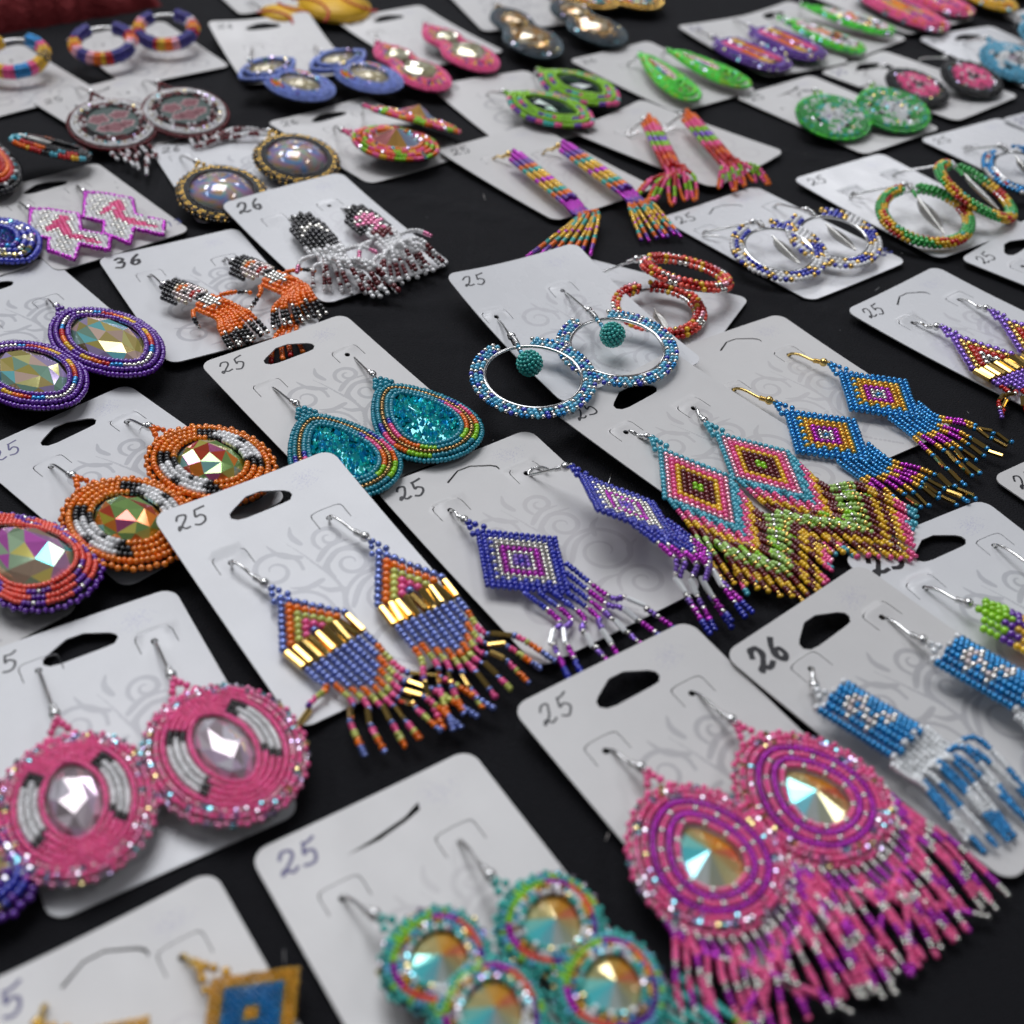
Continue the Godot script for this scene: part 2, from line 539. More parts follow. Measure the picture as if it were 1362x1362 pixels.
func gem(kind: String, o: Array, c: Vector2, y: float, h: float, pal: Array) -> void:
	if kind == "none": return
	var v := PackedVector3Array(); var n := PackedVector3Array(); var col := PackedColorArray()
	var tri := func(a: Vector3, b: Vector3, d: Vector3, k: Color):
		var nn := (d - a).cross(b - a).normalized()
		if nn.y < 0:
			var t := b; b = d; d = t; nn = -nn
		v.append_array([a, b, d])
		for i in 3:
			n.append(nn)
			col.append(k)
	var colour := func() -> Color: return (pal[rng.randi() % pal.size()] as Color) * rng.randf_range(.8, 1.15)
	var at := func(i: float, s: float, yy: float) -> Vector3:
		var f := fposmod(i, o.size())
		var p: Vector2 = (o[int(f)] as Vector2).lerp(o[(int(f) + 1) % o.size()], f - int(f))
		p = c + (p - c) * s
		return Vector3(p.x, y + yy, p.y)
	var rot := rng.randf() * 3
	if kind == "facet":
		var k := 10
		var st := float(o.size()) / k
		var hs := []
		for i in k: hs.append(rng.randf_range(.5, .76))
		for i in k:
			var a: Vector3 = at.call(rot + i * st, 1.0, 0.0); var b: Vector3 = at.call(rot + (i + 1) * st, 1.0, 0.0)
			var m0: Vector3 = at.call(rot + (i + .5) * st, .8, h * hs[i]); var m1: Vector3 = at.call(rot + (i + 1.5) * st, .8, h * hs[(i + 1) % k])
			tri.call(a, b, m0, colour.call())
			tri.call(b, m1, m0, colour.call())
			if i % 2 == 0:
				var q: Vector3 = at.call(rot + (i + 1) * st, .5, h * .98); var m2: Vector3 = at.call(rot + (i - .5) * st, .8, h * hs[(i - 1 + k) % k])
				var q0: Vector3 = at.call(rot + (i - 1) * st, .5, h * .98)
				var kk: Color = colour.call()
				tri.call(m0, m1, q, kk)
				tri.call(m0, q, q0, colour.call())
				tri.call(m0, q0, m2, colour.call())
				var mid := Vector3(c.x, y + h * 1.06, c.y)
				tri.call(q0, q, mid, colour.call())
	elif kind == "cone":
		var k := 12
		var st := float(o.size()) / k
		var apex := Vector3(c.x, y + h, c.y)
		for i in k:
			var m := at.call(rot + i * st, .96, h * .14) as Vector3; var m2 := at.call(rot + (i + 1) * st, .96, h * .14) as Vector3
			tri.call(m, m2, apex, (pal[int(fposmod(i + rot * k / o.size() + 3.0, k)) * pal.size() / k] as Color) * rng.randf_range(.85, 1.1))
			var a: Vector3 = at.call(rot + i * st, 1.0, 0.0); var b: Vector3 = at.call(rot + (i + 1) * st, 1.0, 0.0)
			tri.call(a, b, m, colour.call())
			tri.call(b, m2, m, colour.call())
	elif kind == "druzy":
		var lo := V(1e9, 1e9); var hi := V(-1e9, -1e9)
		for p in o:
			lo = lo.min(p)
			hi = hi.max(p)
		var poly := PackedVector2Array(o)
		for i in o.size(): tri.call(at.call(i, 1.0, 0.0), at.call(i + 1, 1.0, 0.0), Vector3(c.x, y + h * .55, c.y), pal[0] * .6)
		var cnt := int((hi.x - lo.x) * (hi.y - lo.y) * 90)
		for q in cnt:
			var p := V(rng.randf_range(lo.x, hi.x), rng.randf_range(lo.y, hi.y))
			if not Geometry2D.is_point_in_polygon(p, poly): continue
			var rr := (p - c).length() / ((hi - lo).length() / 2)
			var s := rng.randf_range(.05, .1)
			var ctr := Vector3(p.x, y + h * .5 * (1 - rr), p.y)
			var top := ctr + Vector3(rng.randf_range(-.05, .05), rng.randf_range(.06, .14), rng.randf_range(-.05, .05))
			var a0 := rng.randf() * TAU
			var kk: Color = colour.call()
			for j in 5:
				tri.call(ctr + Vector3(cos(a0 + TAU * j / 5), -.2, sin(a0 + TAU * j / 5)) * s, ctr + Vector3(cos(a0 + TAU * (j + 1) / 5), -.2, sin(a0 + TAU * (j + 1) / 5)) * s, top, kk * rng.randf_range(.8, 1.25))
	else: # smooth dome
		var rr := 7
		for j in rr:
			var s0 := cos(PI / 2 * j / rr); var s1 := cos(PI / 2 * (j + 1) / rr)
			var y_0 := h * sin(PI / 2 * j / rr); var y_1 := h * sin(PI / 2 * (j + 1) / rr)
			for i in range(0, o.size(), 2):
				var q := [at.call(i, s0, y_0), at.call(i + 2, s0, y_0), at.call(i, s1, y_1), at.call(i + 2, s1, y_1)]
				var kk := []
				for pq in q:
					var w: Vector3 = pq
					var f := .5 + .5 * sin(w.x * 5.0 + 2.2 * sin(w.z * 4.0) + w.z * 3.0)
					kk.append((pal[int(f * .99 * (pal.size() - 1))] as Color).lerp(pal[int(f * .99 * (pal.size() - 1)) + 1], fposmod(f * .99 * (pal.size() - 1), 1.0)))
				for e in [0, 1, 2, 1, 3, 2]:
					var w: Vector3 = q[e]
					v.append(w)
					col.append(kk[e])
					n.append(Vector3((w.x - c.x), 0.0, (w.z - c.y)).normalized() * sqrt(maxf(0.0, 1 - pow((w.y - y) / h, 2))) + Vector3.UP * ((w.y - y) / h + .05))
		for i in range(0, v.size(), 3):
			if (v[i + 2] - v[i]).cross(v[i + 1] - v[i]).y < 0:
				var t := v[i + 1]; v[i + 1] = v[i + 2]; v[i + 2] = t
				var tn := n[i + 1]; n[i + 1] = n[i + 2]; n[i + 2] = tn
				var tc := col[i + 1]; col[i + 1] = col[i + 2]; col[i + 2] = tc
		for i in n.size(): n[i] = n[i].normalized()
	for i in col.size(): col[i] = Color(clampf(col[i].r, 0, 1), clampf(col[i].g, 0, 1), clampf(col[i].b, 0, 1))
	put("crystal" if kind in ["facet", "cone", "druzy"] else "cabochon", mesh_of(v, n, PackedInt32Array(), col), {"dome": mats.dome, "pad": mats.softball}.get(kind, mats.gem), cur)

# ---------------------------------------------------------------- woven bodies
func brick(L: float, W: float, N: int, rings: String, lower := true) -> void:      # brick-stitch diamond: rows of 1..N..1 beads standing on end
	var rows := 2 * N - 1 if lower else N
	var pitch := L / rows
	var cp := W / N
	for r in rows:
		var n := r + 1 if r < N else 2 * N - 1 - r
		for i in n:
			var k := mini(i, n - 1 - i)
			var c := rings[mini(k, rings.length() - 1)]
			if c == "*": c = "S" if (r + i) % 2 == 0 else rings[0]
			if c == "+": c = "y" if (r + i) % 2 == 0 else rings[0]
			bead(Vector3((i - (n - 1) / 2.0) * cp, .08 + rng.randf_range(-.01, .01), (r + .5) * pitch), Vector3(0, 0, 1), c, cp * .97, pitch * 1.02)
	flush("woven_panel")

func grid(rows: Array, cp: float, rp: float, z0: float, called := "woven_panel", cyl := 0.0, y := .08, x0 := 0.0) -> void:
	for r in rows.size():
		var s: String = rows[r]
		for i in s.length():
			if s[i] == " ": continue
			var x := (i - (s.length() - 1) / 2.0) * cp
			var at := Vector3(x0 + x, y, z0 + (r + .5) * rp)
			if cyl > 0:
				var a := x / cyl
				at = Vector3(x0 + sin(a) * cyl, y + cos(a) * cyl, z0 + (r + .5) * rp + (rp / 2 if i % 2 else 0.0))
			bead(at, Vector3(0, 0, 1), s[i], cp * (1.1 if cyl > 0 else .98), rp * 1.02)
	flush(called)

func strand(world_pts: Array, pat: String, dia := .17, len := .135, called := "fringe_strand", bl := .62, fit := true) -> void:
	var cv := Curve3D.new()
	cv.bake_interval = .08
	for p in smooth(world_pts, 6): cv.add_point(p)
	var tk := tokens(pat)
	var need := 0.0
	for t in tk: need += bl if (t as String).begins_with("^") else len
	var have := cv.get_baked_length()
	var s := clampf(have / need, .72, 1.3) if fit else 1.0
	var at := 0.0
	for t in tk:
		var l := (bl if (t as String).begins_with("^") else len) * s
		if at + l > have + .05: break
		var p := cv.sample_baked(at + l / 2); var q := cv.sample_baked(minf(at + l, have)) - cv.sample_baked(maxf(at, 0))
		bead(local(p), T.basis.inverse() * q, (t as String).trim_prefix("^"), dia * (.82 if (t as String).begins_with("^") else 1.0), l * .98, "b" if (t as String).begins_with("^") else "s")
		at += l
	flush(called)

func fringe(starts: Array, e0: Vector2, e1: Vector2, y: float, pats: Array, wob := .25, loop := false, mid_y := .3, lead := .5, m0 := Vector2.ZERO, m1 := Vector2.ZERO) -> void:      # starts: local points; ends spread between two photo points on the card or cloth
	var n := starts.size()
	var a := P(e0, y); var b := P(e1, y)
	var mz := 0.0
	for q in starts: mz += q.z / n
	for i in n:
		var t := float(i) / maxi(n - 1, 1)
		var s: Vector3 = T * (starts[i] as Vector3)
		var e := a.lerp(b, t) + Vector3(rng.randf_range(-wob, wob), rng.randf_range(0, .12), rng.randf_range(-wob, wob))
		e += V3(T.basis.z) * ((starts[i].z - mz) * chevron)
		var dir := T.basis.z
		dir.y = -.15
		var l := s.distance_to(e)
		var m := s.lerp(e, .55) + Vector3(rng.randf_range(-wob, wob) * .6, 0, rng.randf_range(-wob, wob) * .6)
		if m0 != Vector2.ZERO: m = P(m0.lerp(m1, t), y + .1) + Vector3(rng.randf_range(-wob, wob) * .4, 0, rng.randf_range(-wob, wob) * .4)
		m.y = lerpf(s.y, y, .6) + mid_y * .3 + rng.randf_range(0, .08)
		var pts := [s, s + dir * l * lead * .5, m, e]
		if loop:
			var off := Vector3(rng.randf_range(.1, .25), .05, rng.randf_range(-.12, .12))
			pts = [s, s + dir * l * .25, m, e, e + off * .8 + dir * .02, m + off * 1.2, s + dir * l * .2 + off, s + off * .8]
		strand(pts, pats[i % pats.size()], strand_dia, strand_dia * .8)

# ---------------------------------------------------------------- hoops
func hoop(R: float, rows: Array, gap := .12, dia := .19, round_tube := false, y := .1, metal := true) -> void:
	if metal:
		var o := []
		for i in 49: o.append(Vector3(sin(TAU * i / 48.0) * R, y, R - cos(TAU * i / 48.0) * R))
		o.pop_back()
		tube(o, .055, "metal_hoop", mats.steel, cur, true, 6)
	if round_tube:
		var o := []
		for i in 41:
			var th := TAU * (gap / 2 + (1 - gap) * i / 40.0)
			o.append(Vector3(sin(th) * (R + .17), y - .04, R - cos(th) * (R + .17)))
		tube(o, .13, "thread_core", mats.felt_black, cur, false, 7)
	for k in rows.size():
		var rr := R + .11 + k * dia * .86
		var yy := y
		if round_tube:
			var a := PI * (.05 + .9 * k / maxf(rows.size() - 1, 1))
			rr = R + .17 - cos(a) * .17
			yy = y + sin(a) * .19 - .05
		var n := int(TAU * (1 - gap) * rr / (dia * .98))
		for i in n:
			var th := TAU * (gap / 2 + (1 - gap) * (i + (.5 if k % 2 else 0.0)) / n)
			bead(Vector3(sin(th) * rr, yy, R - cos(th) * rr), Vector3(sin(th), .1, -cos(th)) if not round_tube else Vector3(sin(th) * cos(0.0), 0, -cos(th)), pick(rows[k], i, n), dia, dia * .82)
		flush("bead_round")

func wrap_wire(z: float) -> Vector3:    # coil of wire that ties the hoop to the hook
	var c := []
	for i in 41: c.append(Vector3(cos(i * TAU / 8) * .08, .12 + sin(i * TAU / 8) * .1, z - .02 - .34 * i / 40.0))
	tube(c, .03, "wire_wrap", mats.steel, cur, false, 5)
	return Vector3(0, .14, z - .38)

func feather(z0: float, z1: float, w: float, y: float, sway := 0.0) -> void:
	var h := Node3D.new()
	h.name = "feather_charm"
	cur.add_child(h, true)
	var o := PackedVector2Array()
	var n := 26
	for i in n + 1:
		var t := float(i) / n
		o.append(V(sin(PI * pow(t, .8)) * w / 2 * (1 + .12 * (i % 2)) + .012 + sway * t, lerpf(z0, z1, t)))
	for i in n + 1:
		var t := 1 - float(i) / n
		o.append(V(-sin(PI * pow(t, .8)) * w / 2 * (1 + .12 * (i % 2)) - .012 + sway * t, lerpf(z0, z1, t)))
	slab(o, y, y + .05, "vane", mats.silver, h)
	var sp := []
	for i in 9: sp.append(Vector3(sway * i / 8.0, y + .06, lerpf(z0 - .12, z1, i / 8.0)))
	tube(sp, .035, "shaft", mats.silver, h, false, 6, .012)
	for i in range(2, 18):
		var t := i / 19.0
		for s in [-1, 1]:
			var ww := sin(PI * pow(t, .8)) * w / 2 * .92
			tube([Vector3(sway * t, y + .06, lerpf(z0, z1, t)), Vector3(sway * t + s * ww, y + .055, lerpf(z0, z1, minf(t + .1, 1)))], .018, "barb", mats.silver, h, false, 4)

func studded_ball(at: Vector3, r: float, k: String) -> void:
	var cnt := 110
	for i in cnt:
		var yy := 1 - 2 * (i + .5) / cnt
		var a := i * 2.39996
		var d := Vector3(sqrt(1 - yy * yy) * cos(a), yy, sqrt(1 - yy * yy) * sin(a))
		bead(at + d * r, d, k, r * .34, r * .24, "r")
	ball(at, r * .97, "ball_core", mats.core_teal, cur)
	flush("studded_ball")

# ---------------------------------------------------------------- cards
func rounded(w: float, h: float, r: float) -> PackedVector2Array:
	var o := PackedVector2Array()
	for q in [[w / 2 - r, r, -PI / 2], [w / 2 - r, h - r, 0.0], [-w / 2 + r, h - r, PI / 2], [-w / 2 + r, r, PI]]:
		for i in 6: o.append(V(q[0] + cos(q[2] + PI / 2 * i / 5) * r, q[1] + sin(q[2] + PI / 2 * i / 5) * r))
	return o

func hang_hole(s: float, zc: float) -> PackedVector2Array:
	var o := PackedVector2Array()
	for p in [[-.2, .42], [.2, .42], [.72, .68], [.84, .8], [.85, .93], [.72, 1.07], [.5, 1.09], [-.5, 1.11], [-.74, 1.07], [-.86, .95], [-.83, .8], [-.7, .7]]: o.append(V(p[0] * s, zc + (p[1] - .85) * s))
	return o

func slit(x: float, z: float, w: float, h: float, g: float) -> PackedVector2Array:      # narrow cut shaped like an upside-down U
	var o := PackedVector2Array()
	var a := []; var b := []
	for i in 9:
		var t := PI * (1 - i / 8.0)
		var cx := signf(cos(t)) * pow(absf(cos(t)), .55); var cy := pow(sin(t), .55) * .16
		a.append(V(x + cx * w / 2, z - cy))
		b.append(V(x + cx * (w / 2 - g), z + g - cy))
	o.append(V(x - w / 2, z + h))
	for p in a: o.append(p)
	o.append(V(x + w / 2, z + h))
	o.append(V(x + w / 2 - g, z + h))
	b.reverse()
	for p in b: o.append(p)
	o.append(V(x - w / 2 + g, z + h))
	return o

func card_flat(style: int) -> Array:    # triangles of the flat card and its rims, cut cell by cell so that it can be bent
	var out := rounded(5.0, 7.5, .38)
	var holes := []
	for t in tabs:
		holes.append(slit(t.x + .06, t.y - .2, .9, .42, .022))
		var o := PackedVector2Array()
		for i in 10: o.append(t + Vector2.from_angle(TAU * i / 10) * .085)
		holes.append(o)
	if style == 0: holes.append(hang_hole(1.0, .9))
	if style == 1:
		var h := hang_hole(1.0, .9)
		var rim := PackedVector2Array()
		for i in range(11, 12): rim.append(h[i])
		for i in range(0, 5): rim.append(h[i])
		for i in range(4, -1, -1): rim.append(V(h[i].x * .95, h[i].y + .05))
		rim.append(V(h[11].x * .95, h[11].y + .05))
		holes.append(rim)
	if style == 2:
		var thin := PackedVector2Array()
		for p in [[-.9, 1.0], [-.3, .93], [.5, .8], [.9, .62], [.85, .8], [.5, .9], [-.2, 1.02]]: thin.append(V(p[0], p[1]))
		holes.append(thin)
	var tris := []
	var step := .25
	for ix in 20:
		for iz in 30:
			var x := -2.5 + ix * step; var z := iz * step
			var polys: Array = Geometry2D.intersect_polygons(PackedVector2Array([V(x, z), V(x + step, z), V(x + step, z + step), V(x, z + step)]), out)
			for h in holes:
				var nxt := []
				for p in polys: nxt.append_array(Geometry2D.clip_polygons(p, h))
				polys = nxt
			for p in polys:
				var ix3 := Geometry2D.triangulate_polygon(p)
				for k in range(0, ix3.size(), 3):
					var a: Vector2 = p[ix3[k]]; var b: Vector2 = p[ix3[k + 1]]; var c: Vector2 = p[ix3[k + 2]]
					if (b - a).cross(c - a) < 0: tris.append([a, c, b])
					else: tris.append([a, b, c])
	var rims := []
	var loops := [out]
	loops.append_array(holes)
	for li in loops.size():
		var lp: PackedVector2Array = loops[li]
		if (Geometry2D.is_polygon_clockwise(lp)) != (li > 0): lp.reverse()
		for i in lp.size():
			var a := lp[i]; var b := lp[(i + 1) % lp.size()]
			var m := maxi(1, int(a.distance_to(b) / .25))
			for k in m: rims.append([a.lerp(b, float(k) / m), a.lerp(b, float(k + 1) / m)])
	return [tris, rims]

var LOCAL := [V(-2.5, 0), V(2.5, 0), V(2.5, 7.5), V(-2.5, 7.5)]
var extra := ""
var tabs := []
var bend := Vector3.ZERO
var lift := Vector2.ZERO

func bent(p: Vector2) -> float:         # how far the card stands off its plane
	var x := p.x / 2.5; var z := p.y / 7.5
	var y := bend.x * x * x + bend.y * pow(1 - z, 3) + bend.z * pow(z, 3)
	for k in tabs.size():
		var t: Vector2 = tabs[k]
		var dx := absf(p.x - t.x - .06); var dz := t.y + .22 - p.y
		if dx < .42 and dz > 0 and dz < .56: y += lift[k % 2] * dz / .5 * (1 - pow(dx / .43, 4))
	return y

func card(of: String, ca: int, pa: Vector2, cb: int, pb: Vector2, yt := .08, yb := .06, price := "25", ink := 0, style := 0, bends := Vector3.ZERO, tex := 0, pw := .055) -> void:
	var ya := yt if ca < 2 else yb; var yy := yt if cb < 2 else yb
	var A := P(pa, ya); var B := P(pb, yy)
	var sl := (yb - yt) / 7.5
	var cz := sqrt(1 - sl * sl)
	var la: Vector2 = LOCAL[ca]; var lb: Vector2 = LOCAL[cb]
	var dl := V(lb.x - la.x, (lb.y - la.y) * cz)
	var yaw := V(B.x - A.x, B.z - A.z).angle() - dl.angle()
	var x := Vector3(cos(yaw), 0, sin(yaw))
	var z := Vector3(-sin(yaw) * cz, sl, cos(yaw) * cz)
	var tr := Transform3D(Basis(x, z.cross(x), z), Vector3.ZERO)
	tr.origin = A - tr.basis * Vector3(la.x, 0, la.y)
	var holder := Node3D.new()
	holder.name = numbered("display_card")
	add_child(holder)
	holder.transform = Transform3D(tr.basis, tr.origin * U)
	tag(holder, "white price card holding the " + of, "card", "earring cards spread over the black cloth")
	bend = bends + Vector3(rng.randf_range(-.05, .09), rng.randf_range(-.02, .14), rng.randf_range(-.02, .1))
	lift = V(maxf(0, rng.randf_range(-.03, .09)), maxf(0, rng.randf_range(-.03, .09)))
	tabs = []
	for px in slots:
		var q := tr.affine_inverse() * P(px, lerpf(yt, yb, .25))
		if absf(q.x) < 2.1 and q.z > 1.1 and q.z < 3.4:
			var far := true
			for t in tabs: if t.distance_to(V(q.x, q.z)) < 1.0: far = false
			if far: tabs.append(V(q.x, q.z))
	if tabs.is_empty(): tabs = [V(-1.3, 1.8), V(1.15, 1.8)]
	var d := card_flat(style)
	var v := PackedVector3Array(); var n := PackedVector3Array(); var uv := PackedVector2Array()
	var th := .035
	for t in d[0]:
		var q := []
		for p in t: q.append(Vector3(p.x, bent(p), p.y))
		var nn: Vector3 = (q[2] - q[0]).cross(q[1] - q[0]).normalized()
		if nn.y < 0: nn = -nn
		for k in 3:
			v.append(q[[0, 1, 2][k]])
			n.append(nn if false else smooth_n(t[[0, 1, 2][k]]))
			uv.append(V(t[[0, 1, 2][k]].x / 5 + .5, t[[0, 1, 2][k]].y / 7.5))
	for t in d[0]:
		for k in 3:
			var p: Vector2 = t[[0, 2, 1][k]]
			v.append(Vector3(p.x, bent(p) - th, p.y))
			n.append(Vector3.DOWN)
			uv.append(V(.02, .02))
	for e in d[1]:
		var a: Vector2 = e[0]; var b: Vector2 = e[1]
		var nn := Vector3(b.y - a.y, 0, a.x - b.x).normalized()
		var q := [Vector3(a.x, bent(a), a.y), Vector3(b.x, bent(b), b.y), Vector3(a.x, bent(a) - th, a.y), Vector3(b.x, bent(b) - th, b.y)]
		for k in [0, 2, 1, 1, 2, 3]:
			v.append(q[k])
			n.append(nn)
			uv.append(V(.02, .02))
	put("card_board", mesh_of(v, n, PackedInt32Array(), PackedColorArray(), uv), mats["card%d" % tex] if rng.randf() < .55 else mats["card%d_worn" % tex], holder)
	if price:
		var at := V(-2.1, .3)
		write(price, at, .54 if pw < .08 else .66, pw, ink, holder, "price_writing")
	if extra: write(extra, V(2.05, 6.35), .42, .045 if extra != "cc" else .09, 1, holder, "corner_writing", -PI / 2 * .0)
	extra = ""

func smooth_n(p: Vector2) -> Vector3:
	var e := .04
	return Vector3(-(bent(p + V(e, 0)) - bent(p - V(e, 0))) / (2 * e), 1, -(bent(p + V(0, e)) - bent(p - V(0, e))) / (2 * e)).normalized()

const GLYPH := {
	"2": [[.08, .28, .3, .03, .66, .08, .68, .34, .4, .66, .06, .92, .02, .8, .2, .74, .5, .92, .84, .86]],
	"5": [[.3, .04, .24, .46, .5, .38, .78, .54, .72, .84, .42, 1.0, .06, .9], [.28, .04, .58, .03, .95, -.06]],
	"6": [[.62, .02, .3, .3, .16, .7, .36, .97, .64, .84, .6, .58, .34, .56, .2, .72]],
	"3": [[.1, .14, .4, .02, .66, .16, .52, .4, .3, .46, .6, .5, .72, .76, .44, .98, .08, .88]],
	"1": [[.3, .2, .5, .04, .48, .5, .42, .96]],
	"n": [[.1, .9, .15, .1], [.15, .1, .8, .06], [.8, .06, .78, .9]],
	"c": [[.8, .2, .4, .1, .15, .5, .4, .92, .85, .8]],
	"o": [[.5, .1, .15, .3, .2, .8, .6, .92, .85, .5, .5, .1]],
}

func write(s: String, at: Vector2, h: float, w: float, ink: int, parent: Node, called: String, turn := 0.0) -> void:
	var v := PackedVector3Array(); var n := PackedVector3Array()
	var passes := 1 if w < .085 else 2
	for ci in s.length():
		if not GLYPH.has(s[ci]): continue
		for pass_i in passes:
			for st in GLYPH[s[ci]]:
				var pts := []
				for i in range(0, st.size(), 2):
					var q := V(st[i] * .72 + ci * .78 + rng.randf_range(-.04, .04), st[i + 1] + rng.randf_range(-.04, .04)) * h
					q.x -= (q.y - h / 2) * .18
					q = q.rotated(turn) + at
					pts.append(Vector3(q.x, 0, q.y))
				var sm := smooth(pts, 4)
				for i in sm.size() - 1:
					var a := V(sm[i].x, sm[i].z); var b := V(sm[i + 1].x, sm[i + 1].z)
					var t := (b - a).normalized()
					var nn := V(-t.y, t.x) * w / 2
					a -= t * w * .25
					b += t * w * .25
					var q := [a + nn, b + nn, a - nn, b - nn]
					var up := .003 + .0007 * pass_i + .0003 * ci + .00001 * i
					for k in [0, 2, 1, 1, 2, 3]:
						v.append(Vector3(q[k].x, bent(q[k]) + up, q[k].y))
						n.append(Vector3.UP)
	for i in range(0, v.size(), 3):
		if (v[i + 2] - v[i]).cross(v[i + 1] - v[i]).y < 0:
			var t := v[i + 1]; v[i + 1] = v[i + 2]; v[i + 2] = t
	put(called, mesh_of(v, n, PackedInt32Array()), [mats.ink_black, mats.ink_blue, mats.ink_smudge][ink], parent)

func stroke(img: Image, pts: Array, w0: float, w1: float, c: Color) -> void:
	var pv := PackedVector2Array()
	for i in range(0, pts.size() - 1, 1):
		var a: Vector2 = pts[maxi(i - 1, 0)]; var b: Vector2 = pts[i]; var d: Vector2 = pts[i + 1]; var e: Vector2 = pts[mini(i + 2, pts.size() - 1)]
		for s in 14: pv.append(b.cubic_interpolate(d, a, e, s / 14.0))
	for i in pv.size():
		var t := float(i) / pv.size()
		var r := maxf(.8, lerpf(w0, w1, t) * (.35 + .65 * sin(PI * clampf(t * .9 + .08, 0, 1))))
		var ri := int(ceil(r))
		for dx in range(-ri, ri + 1):
			for dy in range(-ri, ri + 1):
				if dx * dx + dy * dy <= r * r:
					var x := int(pv[i].x) + dx; var y := int(pv[i].y) + dy
					if x >= 0 and y >= 0 and x < img.get_width() and y < img.get_height(): img.set_pixel(x, y, c)

func spiral(c: Vector2, r: float, a0: float, turns: float) -> Array:
	var out := []
	for i in 22:
		var t := i / 21.0
		out.append(c + Vector2.from_angle(a0 + turns * TAU * t) * r * (1.25 - t) * (1.0 + .3 * maxf(0.0, .25 - t)))
	return out

func card_texture(kind: int) -> ImageTexture:
	var w := 500; var h := 750
	var img := Image.create(w, h, false, Image.FORMAT_RGB8)
	img.fill(Color(.862, .865, .872))
	var g: Color = [Color(.75, .753, .77), Color(.80, .803, .815), Color(.832, .835, .845)][kind]
	var s := 100.0
	var q := func(x: float, z: float) -> Vector2: return V((x + 2.5) * s, z * s)
	# flourish of scrolls and leaves printed between the two hooks
	var root: Vector2 = q.call(.35, 4.4)
	stroke(img, [q.call(.6, 7.2), q.call(-.3, 5.9), root, q.call(.15, 3.2), q.call(-.1, 2.4)], 9, 3, g)
	for sp in [[-.75, 3.1, .5, .4, -1.5, .2, 4.0], [.95, 3.75, .45, 2.8, 1.6, .3, 4.4], [-.9, 4.6, .62, .2, -1.6, .2, 5.2], [1.2, 5.1, .8, 2.9, 1.7, .2, 5.9], [-1.2, 6.1, .55, .2, -1.5, -.1, 6.5], [.9, 2.75, .32, 2.6, 1.4, .25, 3.4], [1.4, 6.5, .5, 3.2, 1.5, .5, 7.0]]:
		var ctr: Vector2 = q.call(sp[0], sp[1])
		stroke(img, spiral(ctr, sp[2] * s, sp[3], sp[4]), 9, 4, g)
	for lf in [[0, 3.0, -.55, 2.25], [.2, 2.6, .25, 1.95], [.3, 3.3, 1.3, 3.05], [.3, 3.6, 1.5, 3.3], [.1, 3.9, -.7, 3.75], [-.1, 4.9, -1.0, 5.2], [.3, 5.0, 1.7, 4.35], [-.2, 5.6, -1.7, 5.5], [.1, 6.2, 1.1, 6.0], [-.2, 6.6, -1.0, 7.0], [.4, 4.4, -.1, 4.0], [1.4, 4.5, 1.9, 4.0], [1.7, 5.6, 2.2, 5.2]]:
		var a: Vector2 = q.call(lf[0], lf[1]); var b: Vector2 = q.call(lf[2], lf[3])
		var nn := (b - a).orthogonal() * .16
		stroke(img, [a, a.lerp(b, .5) + nn, b], 11, 4, g)
	# the ghost of the price stuck on the card stacked above
	for i in 260:
		var p: Vector2 = q.call(1.35 + rng.randfn(0, .22), .62 + rng.randfn(0, .15))
		var k := Color(.75, .75, .82)
		for dx in rng.randi_range(1, 4):
			if p.x + dx < w and p.y > 0 and p.x > 0: img.set_pixel(int(p.x) + dx, int(p.y), k)
	# uneven board and faint handling marks
	var f := FastNoiseLite.new()
	f.frequency = .012
	f.seed = 20 + kind
	for y in h:
		for x in w:
			var c := img.get_pixel(x, y)
			var k := 1.0 + f.get_noise_2d(x, y) * .008 + rng.randf_range(-.012, .012)
			img.set_pixel(x, y, Color(c.r * k, c.g * k, c.b * k))
	for i in 60:
		var p := V(rng.randf() * w, rng.randf() * h)
		stroke(img, [p, p + V(rng.randfn(0, 12), rng.randfn(0, 12))], 1, 1, Color(.84, .843, .85))
	return ImageTexture.create_from_image(img)

func noise_tex(freq: float, normal := false, strength := 4.0, sz := 512, lo := Color.BLACK, hi := Color.WHITE) -> NoiseTexture2D:
	var f := FastNoiseLite.new()
	f.frequency = freq
	f.seed = 5
	f.fractal_octaves = 4
	var t := NoiseTexture2D.new()
	t.noise = f
	t.width = sz
	t.height = sz
	t.seamless = true
	t.as_normal_map = normal
	t.bump_strength = strength
	if not normal:
		var gr := Gradient.new()
		gr.set_color(0, lo)
		gr.set_color(1, hi)
		t.color_ramp = gr
	return t

